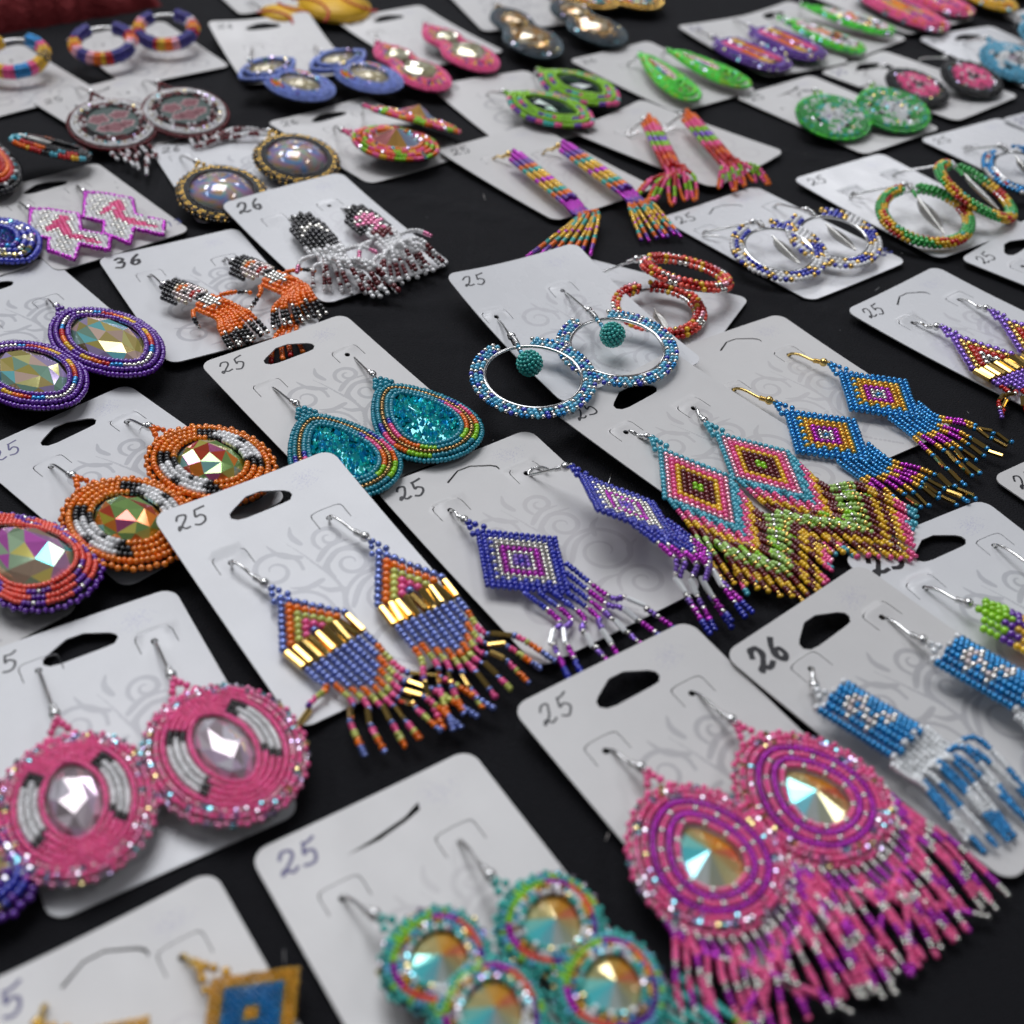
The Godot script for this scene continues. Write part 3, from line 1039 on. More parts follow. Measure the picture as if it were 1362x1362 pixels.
func materials() -> void:
	mats.steel = std(.16, 1, Color(.74, .74, .73))
	mats.silver = std(.28, 1, Color(.66, .65, .62))
	mats.gold = std(.2, 1, Color(.82, .58, .2))
	mats.gem = std(.06, .42, Color.WHITE, true)
	mats.gem.clearcoat_enabled = true
	mats.gem.clearcoat = 1.0
	mats.gem.clearcoat_roughness = .02
	mats.dome = std(.08, .12, Color.WHITE, true)
	mats.dome.clearcoat_enabled = true
	mats.dome.clearcoat = 1.0
	mats.dome.clearcoat_roughness = .02
	mats.core_teal = std(.3, .3, Color(.01, .16, .2))
	mats.felt_black = std(.9, 0, Color(.012, .012, .014))
	mats.felt_white = std(.85, 0, Color(.62, .58, .55))
	mats.ink_black = std(.45, 0, Color(.012, .012, .016))
	mats.ink_blue = std(.45, 0, Color(.03, .04, .2))
	mats.ink_smudge = std(.55, 0, Color(.12, .11, .24))
	for k in 3:
		var m := std(.34)
		m.metallic_specular = .5
		m.albedo_texture = card_texture(k)
		m.roughness_texture = noise_tex(.012, false, 1, 256, Color(.8, .8, .8), Color(1, 1, 1))
		m.roughness = [.36, .3, .3][k]
		mats["card%d" % k] = m
		var worn := m.duplicate()
		worn.albedo_color = Color(.955, .945, .93)
		worn.roughness = .42
		mats["card%d_worn" % k] = worn

func cloth_height(x: float, z: float, f: FastNoiseLite) -> float:
	var y := f.get_noise_2d(x * 1.3, z * 1.3) * .2 + f.get_noise_2d(x * 5 + 90, z * 5) * .03 - .1
	for c in [[-8, -46, .5, 1.0], [-2, -43, .44, .8], [3, -49, -.2, .6], [-16, -29, .15, .7], [0, -33, .35, .7], [4, -36, .55, .9], [-3, -36, -.3, .6], [12, -49, .4, .9], [-1.5, -15.5, .9, 1.0], [-6, -25, 1.0, .6], [11, -36, .5, .8]]:
		var d := (V(x, z) - V(c[0], c[1])).rotated(-c[2])
		y += .15 * c[3] * exp(-d.y * d.y / .06) * exp(-d.x * d.x / 30)
	return y

func cloth() -> void:
	var f := FastNoiseLite.new()
	f.frequency = .03
	f.seed = 11
	var v := PackedVector3Array(); var n := PackedVector3Array(); var uv := PackedVector2Array(); var idx := PackedInt32Array()
	var xs := []; var zs := []
	for i in 71: xs.append(-70 + i * 2.0 if i < 10 or i > 61 else -50 + (i - 10) * (100.0 / 51))
	xs.clear()
	var q := -75.0
	while q <= 75:
		xs.append(q)
		q += .55 if absf(q) < 26 else 2.5
	q = -125.0
	while q <= 12:
		zs.append(q)
		q += .55 if q > -68 and q < -7 else 2.5
	for z in zs:
		for x in xs:
			v.append(Vector3(x, cloth_height(x, z, f), z))
			var e := .2
			n.append(Vector3(cloth_height(x - e, z, f) - cloth_height(x + e, z, f), 2 * e, cloth_height(x, z - e, f) - cloth_height(x, z + e, f)).normalized())
			uv.append(V(x, z) / 4.0)
	var w := xs.size()
	for j in zs.size() - 1:
		for i in w - 1:
			var a := j * w + i
			idx.append_array([a, a + 1, a + w, a + 1, a + w + 1, a + w])
	var m := std(.82, 0, Color(.005, .0052, .0075))
	m.metallic_specular = .35
	m.normal_enabled = true
	m.normal_texture = noise_tex(.11, true, 7)
	m.normal_scale = 1.0
	m.rim_enabled = true
	m.rim = .05
	tag(put("tablecloth", mesh_of(v, n, idx, PackedColorArray(), uv), m, self), "black cloth covering the whole sales table", "tablecloth")


var AB := [Color(.55, .46, .12), Color(.7, .56, .2), Color(.35, .6, .45), Color(.85, .62, .5), Color(.25, .75, .78), Color(.62, .5, .8), Color(.8, .76, .3)]
var AB_RED := [Color(.65, .08, .03), Color(.6, .5, .05), Color(.3, .5, .15), Color(.9, .26, .03), Color(.35, .7, .65), Color(.5, .1, .25), Color(.75, .68, .15)]
var AB_PINK := [Color(.5, .7, .45), Color(.08, .75, .75), Color(.7, .15, .6), Color(.5, .36, .25), Color(.85, .75, .2), Color(.8, .45, .75)]
var CLEARG := [Color(.75, .66, .7), Color(.45, .38, .4), Color(.9, .85, .92), Color(.6, .5, .55), Color(.8, .62, .8)]
var CONE := [Color(.15, .85, .9), Color(.3, .85, .75), Color(.6, .55, .25), Color(.75, .6, .25), Color(.8, .45, .1), Color(.9, .4, .05), Color(.8, .22, .1), Color(.75, .5, .2), Color(.65, .6, .3), Color(.55, .6, .45), Color(.75, .85, .8), Color(.3, .85, .95)]
var CREAM := [Color(.62, .58, .36), Color(.75, .72, .5), Color(.48, .45, .25), Color(.8, .78, .6)]
var AMBER := [Color(.55, .3, .1), Color(.35, .17, .05), Color(.75, .6, .4), Color(.8, .7, .5), Color(.45, .32, .15)]
var DGREEN := [Color(.01, .03, .02), Color(.02, .05, .03), Color(.03, .09, .05), Color(.015, .02, .03)]
var TEALD := [Color(.0, .5, .56), Color(.01, .68, .7), Color(.0, .3, .5), Color(.08, .8, .66), Color(.0, .42, .8)]
var DOME := [Color(.15, .42, .8), Color(.55, .3, .6), Color(.75, .42, .22), Color(.78, .52, .2), Color(.3, .6, .55), Color(.7, .36, .4)]
var CONE_PINK := [Color(.7, .25, .25), Color(.75, .35, .15), Color(.7, .3, .35), Color(.3, .65, .6), Color(.4, .5, .7), Color(.7, .4, .1)]

const LR := ["left of its pair", "right of its pair"]

func lay_cards() -> void:
	card("blue, pink and yellow chunky hoops at the far table edge", 1, V(29, 60), 2, V(110, 108), .06, .06, "", 0, 3)
	card("navy and orange chunky hoops", 0, V(86, 51), 1, V(219, 27), .06, .06, "", 0, 2)
	card("maroon and white dreamcatcher rounds", 0, V(40, 134), 1, V(181, 98), .14, .1, "25", 0, 2)
	card("yellow softball earrings", 0, V(262, -34), 3, V(334, 34), .06, .06, "", 0, 3)
	card("pink peanut earrings with cream crystals", 1, V(560, 11), 2, V(685, 76), .1, .06, "25", 0, 0, Vector3(0, .15, 0), 2)
	card("periwinkle earrings with cream cabochons", 0, V(277, 42), 3, V(318, 104), .2, .14, "26", 0, 0, Vector3(.1, .25, 0), 2)
	card("black and amber peanut earrings", 0, V(585, -17), 3, V(638.6, 38), .06, .06, "", 0, 3)
	card("gold edged earrings at the far edge", 0, V(745, -45), 1, V(850, -66), .06, .06, "", 0, 3)
	card("lime marquise earrings with dark green stones", 0, V(571, 117), 3, V(660, 187), .06, .06, "25", 0, 3)
	card("neon green elongated drops", 0, V(756, 83), 1, V(864, 57), .06, .06, "26", 0, 3, Vector3.ZERO, 2)
	card("purple ovals with orange stripes", 3, V(1019, 106), 0, V(868, 22), .12, .06, "26", 2, 3, Vector3(0, .12, .05), 2)
	card("narrow green ring earrings with crystal middles", 2, V(1207, 52), 3, V(1122, 83), .05, .05, "25", 2, 0, Vector3.ZERO, 2)
	card("hot pink ovals at the far edge", 3, V(1209, 47), 0, V(1100, 4), .16, .12, "", 0, 3)
	card("yellow beaded earrings at the far edge", 0, V(1332, 20), 1, V(1410, 2), .06, .06, "26", 0, 3)
	card("light blue beaded rounds at the right edge", 0, V(1220, 53), 3, V(1333, 104), .06, .06, "25", 0, 0, Vector3.ZERO, 2)
	card("pink and black flower rounds", 0, V(1090, 97), 1, V(1192, 62), .06, .06, "25", 2, 0, Vector3.ZERO, 2)
	card("sparkling green rounds", 3, V(1150, 206), 2, V(1251, 171), .1, .06, "25", 0, 2, Vector3.ZERO, 2)
	card("blue and white hoops at the right edge", 0, V(1222, 185), 3, V(1319, 231), .06, .06, "25", 0, 3, Vector3.ZERO, 2)
	card("earrings beyond the right edge, lying under the blue hoop card", 0, V(1330, 163), 1, V(1410, 138), .02, .02, "25", 2, 3, Vector3.ZERO, 2)
	card("orange and pink tube earrings with looped fringe", 2, V(1043, 205), 3, V(950, 252), .06, .06, "26", 0, 3, Vector3(.06, .1, 0), 2, .07)
	card("purple and gold tube earrings with curling fringe", 0, V(580, 204), 3, V(722, 289), .16, .08, "25", 0, 3, Vector3(.1, .1, 0), 2, .06)
	card("black framed domed crystals with gold beads", 0, V(198, 197), 3, V(235, 254), .06, .06, "26", 0, 2, Vector3.ZERO, 0)
	card("coral and lime ovals with pointed crystals", 3, V(491, 247), 2, V(588, 217), .08, .06, "26", 0, 0, Vector3.ZERO, 1)
	extra = "13"
	card("pink ribbon shaped earrings", 2, V(254, 309), 3, V(95, 358), .06, .06, "", 0, 0, Vector3.ZERO, 2)
	card("blue beaded earrings cut off by the left edge", 2, V(47, 354), 1, V(-70, 250), .06, .06, "", 0, 3)
	card("orange dressed doll earrings", 0, V(130, 347), 1, V(310, 307), .1, .06, "36", 0, 3, Vector3.ZERO, 0, .1)
	card("black, white and pink doll earrings", 0, V(293, 276), 2, V(595, 352), .55, .06, "26", 0, 3, Vector3(0, .05, .05), 2, .09)
	extra = "25"
	card("purple marquise earrings with amber crystals", 1, V(64, 342), 2, V(229, 482), .06, .06, "", 0, 0, Vector3.ZERO, 0)
	card("coral and purple ovals at the left edge", 2, V(108, 808), 1, V(-40, 675), .05, .05, "", 0, 0)
	card("red, yellow and silver hoops", 1, V(728, 329), 2, V(996, 398), .06, .06, "", 0, 3, Vector3.ZERO, 2)
	card("turquoise hoops with studded balls", 0, V(591, 381), 3, V(734.5, 532.6), .6, .25, "25", 0, 3, Vector3(.12, .35, .12), 1)
	extra = "cc"
	card("navy, white and gold hoops with feathers", 0, V(877, 291), 3, V(1081, 404), .06, .06, "25", 0, 1, Vector3.ZERO, 2)
	extra = "co"
	card("green, yellow and red hoops with feathers", 0, V(1053, 242), 3, V(1256, 349), .06, .06, "25", 0, 3, Vector3.ZERO, 2)
	card("earrings beyond the right edge, only a hook in view", 0, V(1276, 345), 1, V(1358, 296), .08, .06, "25", 0, 0)
	card("lavender and gold fringe earrings", 0, V(1122, 420), 3, V(1362, 544), .12, .06, "25", 0, 1, Vector3(.05, .05, 0), 1)
	card("sky blue and gold diamond earrings", 1, V(1036, 420), 2, V(1271, 571), .06, .06, "", 0, 1, Vector3.ZERO, 1)
	card("aqua and maroon diamond earrings", 0, V(732, 552), 3, V(870, 657), .5, .12, "25", 0, 0, Vector3(.05, .1, 0), 1)
	card("orange eye earrings", 1, V(169, 512), 2, V(266, 579), .06, .06, "25", 2, 0, Vector3.ZERO, 0, .05)
	extra = "n"
	card("teal teardrop earrings", 0, V(265, 487), 1, V(449, 423), .5, .06, "25", 0, 0)
	card("royal blue and silver diamond earrings", 0, V(497, 656), 1, V(692, 581), .18, .08, "25", 0, 1, Vector3(.04, .05, 0), 1, .07)
	card("periwinkle and orange fringe earrings with gold bugles", 3, V(397, 974), 0, V(206, 697), .85, .1, "25", 0, 0, Vector3(.05, .0, 0), 0, .06)
	card("hot pink eye earrings", 1, V(231, 784), 2, V(302, 907.6), .1, .06, "25", 0, 0, Vector3.ZERO, 0)
	card("lime and orange panel earrings cut off by the right edge", 0, V(1118, 745), 1, V(1302, 669), .06, .06, "25", 0, 0, Vector3.ZERO, 0, .12)
	card("electric blue and white fringe earrings", 0, V(960, 875), 1, V(1142, 754), .35, .1, "26", 0, 0, Vector3.ZERO, 0, .12)
	card("pink and purple rounds with long fringe", 0, V(679, 944), 1, V(909, 830), .35, .08, "25", 0, 0, Vector3.ZERO, 0, .05)
	card("turquoise earrings with two pointed crystals each", 0, V(331, 1139), 1, V(612, 1004), .1, .06, "25", 2, 2, Vector3.ZERO, 1, .07)
	card("gold earrings with a blue chevron", 1, V(284, 1161), 2, V(365, 1305.5), .1, .06, "25", 2, 1, Vector3.ZERO, 2, .07)
	card("earrings beyond the right edge, below the lavender pair", 0, V(1318, 634), 1, V(1420, 588), .12, .06, "25", 0, 3)

func far_row() -> void:
	# chunky hoops
	for q in [["blue, pink and yellow chunky hoop with black studs", V(30, 58), V(22, 82), "I5P3Y4K1D1K1Y4P3I5P3Y3K1D1K1Y3P3I5P3Y4"], ["navy chunky hoop with orange and peach bands, " + LR[0], V(141, 45), V(139, 65), "N6R2Y1O2e2W1N8R2Y2O2e2N4e2O2Y2R2N8"], ["navy chunky hoop with orange and peach bands, " + LR[1], V(222, 28), V(222, 47), "N6W1e2O2Y1R2N8e2O2Y2R2N8R2Y2O2e2N5"]]:
		begin("chunky_hoop_earring", q[0], frc(q[1], q[2], .75, 2.4, 14), false)
		var toks := tokens(q[3])
		var n := 44
		for i in n:
			var th := TAU * (.07 + .86 * i / n)
			for k in 6:
				var a := TAU * k / 6
				var ctr := Vector3(sin(th), 0, -cos(th))
				bead(Vector3(0, .3, 1.2) + ctr * (1.25 + .2 * cos(a)) + Vector3.UP * .2 * sin(a), Vector3(cos(th), 0, sin(th)), toks[int(float(i) / n * toks.size())], .23, .2)
		flush("wrapped_bead_tube")
		var o := []
		for i in 33: o.append(Vector3(0, .3, 1.2) + Vector3(sin(TAU * i / 32), 0, -cos(TAU * i / 32)) * 1.25)
		tube(o, .06, "metal_hoop", mats.steel, cur, false, 6)
	# dreamcatcher rounds
	for q in [[0, V(108, 128), V(150, 168), V(45, 0), [V(160, 212), V(206, 238)]], [1, V(196, 120), V(246, 152), V(0, 0), [V(335, 168), V(372, 185)]]]:
		begin("dreamcatcher_earring", "maroon and white beaded round with a dark green printed centre, " + LR[q[0]], frc(q[1], q[2], .62, 3.5, 13), false)
		bez("oval", 3.6, 3.6, ["m", "W", "?WWEX", "~m3W1K2m3W2m2K2W1m3X1m2", "?KmmKW"], "oval", 2.0, 2.0, 0, "none", [])
		var disc := PackedVector2Array(outl("oval", 2.1, 2.1, 1.8, 0, 32))
		slab(disc, .1, .26, "printed_disc", mats.print_green, cur)
		for b in [[-.45, 1.5, .38], [.4, 1.45, .34], [-.05, 2.2, .42], [.45, 2.1, .28], [-.5, 2.15, .24]]:
			var o := PackedVector2Array(); var o2 := PackedVector2Array()
			for i in 14:
				var r: float = b[2] * (1 + .22 * sin(i * 2.4 + b[0] * 5))
				o.append(V(b[0] + cos(TAU * i / 14) * r, b[1] + sin(TAU * i / 14) * r * .7))
				o2.append(V(b[0] + cos(TAU * i / 14) * (r + .05), b[1] + sin(TAU * i / 14) * (r * .7 + .05)))
			slab(o2, .26, .265, "print_outline", mats.print_pale, cur)
			slab(o, .265, .272, "print_patch", mats.print_maroon, cur)
		hook(q[1] + V(-6, -8), .15, bail("m", .5, .22, .2))
		var st := []
		for i in 6: st.append(Vector3(-.75 + i * .3, .12, 3.55))
		fringe(st, q[4][0], q[4][1], .3, ["W3m2W1m2W2m3W3", "m2W2m3W1m2W3"], .25, false)
	# softball discs
	for q in [[0, V(332, 6), V(352, 14), V(408, 32)], [1, V(410, -12), V(418, -6), V(472, 30)]]:
		begin("softball_earring", "yellow softball disc with red stitching, " + LR[q[0]], fr(q[2], .5, q[3], .25), false)
		var o := PackedVector2Array(outl("oval", eL, eL * .86, eL / 2, 0, 40))
		slab(o, 0, .2, "disc", mats.softball, cur)
		gem("pad", Array(o), V(0, eL / 2), .18, .12, [Color(.8, .5, .02), Color(.82, .52, .03), Color(.8, .5, .02)])
		for s in [-1, 1]:
			var p := []
			for i in 13:
				var a := lerpf(-1.15, 1.15, i / 12.0)
				var x: float = s * (eL * .52 - cos(a) * eL * .36); var z := eL / 2 + sin(a) * eL * .46
				var rr := V(x / (eL * .43), (z - eL / 2) / (eL * .5)).length()
				p.append(Vector3(x, .2 + .13 * sqrt(maxf(0, 1 - rr * rr)), z))
			tube(p, .075, "red_stitching", mats.red_thread, cur, false, 5)
		hook(q[1], .1, Vector3(0, .1, -.1))
	# peanut shapes
	for q in [["hot pink peanut earring with two cream crystals, ", 0, V(510, 56), V(504, 63), V(590, 124), V(500, 47), CREAM, ["P", "P", "?PPUOPY", "?PUOPYP", "P"]], ["hot pink peanut earring with two cream crystals, ", 1, V(566, 36), V(568, 39), V(655, 98), V(563, 31), CREAM, ["P", "P", "?PPUOPY", "?PUOPYP", "P"]],
			["black peanut earring with two amber crystals, ", 0, V(662, 12), V(664, 14), V(733, 82), V(655, 6), AMBER, ["k", "?kkKX", "K", "?kKdK", "?dDKd"]], ["black peanut earring with two amber crystals, ", 1, V(738, -4), V(740, 4), V(822, 64), V(735, -10), AMBER, ["k", "?kkKX", "K", "?kKdK", "?dDKd"]]]:
		begin("peanut_earring", q[0] + LR[q[1]], fr(q[3], .75, q[4], .35), false)
		var L := eL
		bez("peanut", L, 2.6 if q[6] == CREAM else 3.0, q[7], "peanut", L * .62, 1.1, .1, "none", [])
		gem("facet", outl("oval", L * .24, L * .24, L * .3, 0, 36), V(0, L * .3), .2, .28, q[6])
		gem("facet", outl("oval", L * .36, L * .32, L * .64, 0, 36), V(0, L * .64), .2, .34, q[6])
		hook(q[5], .15, bail("P" if q[6] == CREAM else "d", .3, .2, .15))
	# periwinkle earrings with cream cabochons
	for q in [[0, V(333, 90), V(440, 138), V(336, 66)], [1, V(428, 78), V(530, 128), V(418, 64)]]:
		begin("periwinkle_earring", "periwinkle blue beaded earring with cream oval cabochons, " + LR[q[0]], fr(q[1], .85, q[2], .4), false)
		var L := eL
		bez("oval", L * .72, 2.7, ["j", "j", "~j4U1O3G1j5U1j6", "~j4G1O3U1j9", "?jjjX"], "oval", L * .42, 1.35, .05, "dome", [Color(.58, .5, .3), Color(.66, .58, .38), Color(.52, .45, .26), Color(.6, .52, .33)], .22, "black", V(0, L * .26), .1)
		bez("wing", L * .36, 3.5, ["j", "?jjjX"], "wing", L * .24, 1.9, 0, "dome", [Color(.58, .5, .3), Color(.62, .55, .36), Color(.52, .45, .26)], .16, "black", V(0, L * .04), .16)
		hook(q[3], .3, bail("?jXUj", .35, .2, .25, L * .06))
	# gold edged pieces cut by the top edge
	for q in [[0, V(738, -30), V(815, 15)], [1, V(795, -28), V(872, 16)]]:
		begin("gold_edged_earring", "gold edged earring with turquoise and orange beads at the far edge, " + LR[q[0]], fr(q[1], .6, q[2], .4), false)
		bez("oval", eL, 3.2, ["D", "?DyDd", "?TXIO", "?OXIT", "?KOTX", "?TXUI"], "oval", eL * .3, .8, 0, "facet", TEALD)
	# dark green marquises
	for q in [[0, V(670, 127), V(676, 128), V(789, 170), V(648, 128)], [1, V(716, 94), V(720, 98), V(822, 142), V(708, 104)]]:
		begin("marquise_earring", "lime green marquise with a dark green stone and purple dashes, " + LR[q[0]], fr(q[2], .75, q[3], .4), false)
		bez("marq", eL, 3.0, ["=G2U2P2T3P3U2G4U2P3T2P3U2G2P2T2P2U2G2U2P2T2P2G2", "G", "=G3U2P2T2P2U2G5U2P2T2P2U2G4P2T2U2G4U2P2T2G3", "G"], "marq", eL * .58, 1.35, 0, "facet", DGREEN, .3)
		hook(q[4], .1, bail("G", .3, .16))
	# neon green drops
	for q in [[0, V(853, 77), V(926, 139), V(835, 90)], [1, V(892, 72), V(998, 120), V(880, 76)]]:
		begin("neon_drop_earring", "neon green elongated drop with an orange and purple striped middle, " + LR[q[0]], fr(q[1], .6, q[2], .4), false)
		bez("drop", eL, 1.75, ["?LLLLG", "?LLLLG", "?LLLLX", "?LLLLG", "L"], "long", eL * .48, .62, -.13 * eL, "none", [], .1, "white")
		for r in 4: for i in 20:
			var z := eL * (.13 + .48 * i / 20.0)
			bead(Vector3(-.26 + r * .17, .22, z), Vector3(0, 0, 1), ["O", "R", "T", "U", "y"][mini(4, i / 4)] if r < 2 else ("S" if r == 2 else "e"), .17, .15)
		flush("striped_inlay")
		hook(q[3], .1, bail("L", .3, .16))
	# purple ovals
	for q in [[0, V(952, 54), V(955, 57), V(1046, 96), V(925, 43)], [1, V(998, 40), V(1003, 42), V(1092, 82), V(975, 30)]]:
		begin("oval_earring", "purple oval with two pink to orange to lime stripes, " + LR[q[0]], fr(q[2], .6, q[3], .4), false)
		bez("long", eL, 2.5, ["?UUUUUX", "?UUUUuX", "U"], "long", eL * .76, 1.55, 0, "none", [])
		for r in 7: for i in 22:
			var t := i / 22.0
			var k := "U"
			if r == 1 or r == 2: k = "P" if t < .4 else ("O" if t < .75 else "Y")
			if r == 4 or r == 5: k = "Y" if t < .25 else ("O" if t < .65 else "P")
			if r == 3 and i % 4 == 1: k = "X"
			bead(Vector3(-.66 + r * .22, .24, eL * (.14 + .72 * t)), Vector3(0, 0, 1), k, .22, eL * .032)
		flush("striped_inlay")
		hook(q[4], .15, bail("U", .42, .14))
	# narrow green rings
	for q in [[0, V(1037, 27), V(1148, 73), V(1022, 20)], [1, V(1068, 10), V(1190, 48), V(1060, 2)]]:
		begin("green_ring_earring", "narrow bright green ring around crystals and an orange centre, " + LR[q[0]], fr(q[1], .55, q[2], .35), false)
		bez("drop", eL, 1.9, ["?LLLLgX", "?LLLLG", "?wwXp", "?wXwOw"], "long", eL * .5, .55, .1 * eL, "none", [], .1, "white")
		for i in 22: for r in 3: bead(Vector3(-.2 + r * .2, .22, eL * (.25 + .55 * i / 22.0)), Vector3(0, 0, 1), "w" if i < 8 else ("o" if i < 14 else ("K" if r > 0 else "L")), .2, .15)
		flush("striped_inlay")
		hook(q[3], .1, bail("L", .25, .16))
	# hot pink and yellow ovals cut by the top edge
	for q in [["hot pink oval with a striped middle at the far edge, ", 0, V(1142, -12), V(1256, 44), "P"], ["hot pink oval with a striped middle at the far edge, ", 1, V(1175, -25), V(1291, 24), "P"], ["yellow beaded oval with turquoise specks at the far edge, ", 0, V(1240, -40), V(1345, 18), "Y"], ["yellow beaded oval with turquoise specks at the far edge, ", 1, V(1290, -52), V(1400, 0), "Y"]]:
		begin("long_oval_earring", q[0] + LR[q[1]], fr(q[2], .6, q[3], .35), false)
		bez("long", eL, 2.5, ["?" + q[4] + q[4] + q[4] + "X", "?" + q[4] + q[4] + "O" + q[4] + q[4], q[4]], "long", eL * .72, 1.35, 0, "none", [])
		for r in 6: for i in 24: bead(Vector3(-.55 + r * .22, .24, eL * (.15 + .7 * i / 24.0)), Vector3(0, 0, 1), pick(["~P2U2B1X1P2O2Y2", "~O2P1Y3", "~P3U3I1O2", "~U2B2P1O3Y1", "~P2Y2O1", "~P1O2U2"][r] if q[4] == "P" else "?YTXYOI", i, 24), .22, eL * .03)
		flush("striped_inlay")
	# light blue rounds
	begin("light_blue_earring", "light blue beaded round with a dark and crystal flower middle at the right edge", frc(V(1290, 58), V(1345, 85), .5, 3.2, 14), false)
	bez("oval", 3.3, 3.3, ["!i", "i", "?iiw", "~i2K1w2K1i2", "?wwi", "?wKw"], "oval", .6, .6, 0, "facet", CLEARG)
	hook(V(1282, 60), .1, bail("i", .5, .25))
	begin("light_blue_earring", "second light blue beaded round, mostly cut off at the top right edge", frc(V(1350, 35), V(1395, 52), .5, 3.2, 14), false)
	bez("oval", 3.3, 3.3, ["!i", "i", "?iiw", "~i2K1w2K1i2", "?wwi"], "oval", .8, .8, 0, "facet", CLEARG)
	hook(V(1345, 42), .1, bail("i", .5, .25))
	# flower rounds
	for q in [[0, V(1162, 98), V(1218, 118), V(1150, 98)], [1, V(1243, 82), V(1291, 107), V(1222, 82)]]:
		begin("flower_earring", "round black earring with a pink beaded flower, " + LR[q[0]], frc(q[1], q[2], .55, 3.0, 13), false)
		bez("oval", 3.05, 2.9, ["!K", "K", "?KXKk", "=P4K1P4w1P4K1P4w1P4K1P4w1", "=P5K1P5K1P4K1P5K1", "=e2P3w1P3e1P3w1P3", "=P3w1P3w1P3w1", "K"], "oval", .2, .2, 0, "none", [])
		bead(Vector3(0, .3, eL / 2), Vector3.UP, "e", .24, .2)
		flush("flower_middle")
		hook(q[3], .1, bail("K", .4, .2))
	# green rounds
	for q in [[0, V(1068, 124), V(1107, 158), V(1062, 126)], [1, V(1148, 122), V(1186, 148), V(1140, 122)]]:
		begin("green_round_earring", "sparkling green round with crystal centre, " + LR[q[0]], frc(q[1], q[2], .55, 3.2, 13), false)
		bez("oval", 3.3, 3.3, ["?gggL", "?gggT", "?ggw", "?gwgX", "=g3K1g2w1g3K1w2g3K1g2X1g3K1", "?gwwT", "?wwg", "?wwX", "w"], "oval", .2, .2, 0, "none", [])
		hook(q[3], .12, bail("?gwG", .4, .25))

func pair(i: int) -> String: return LR[i]

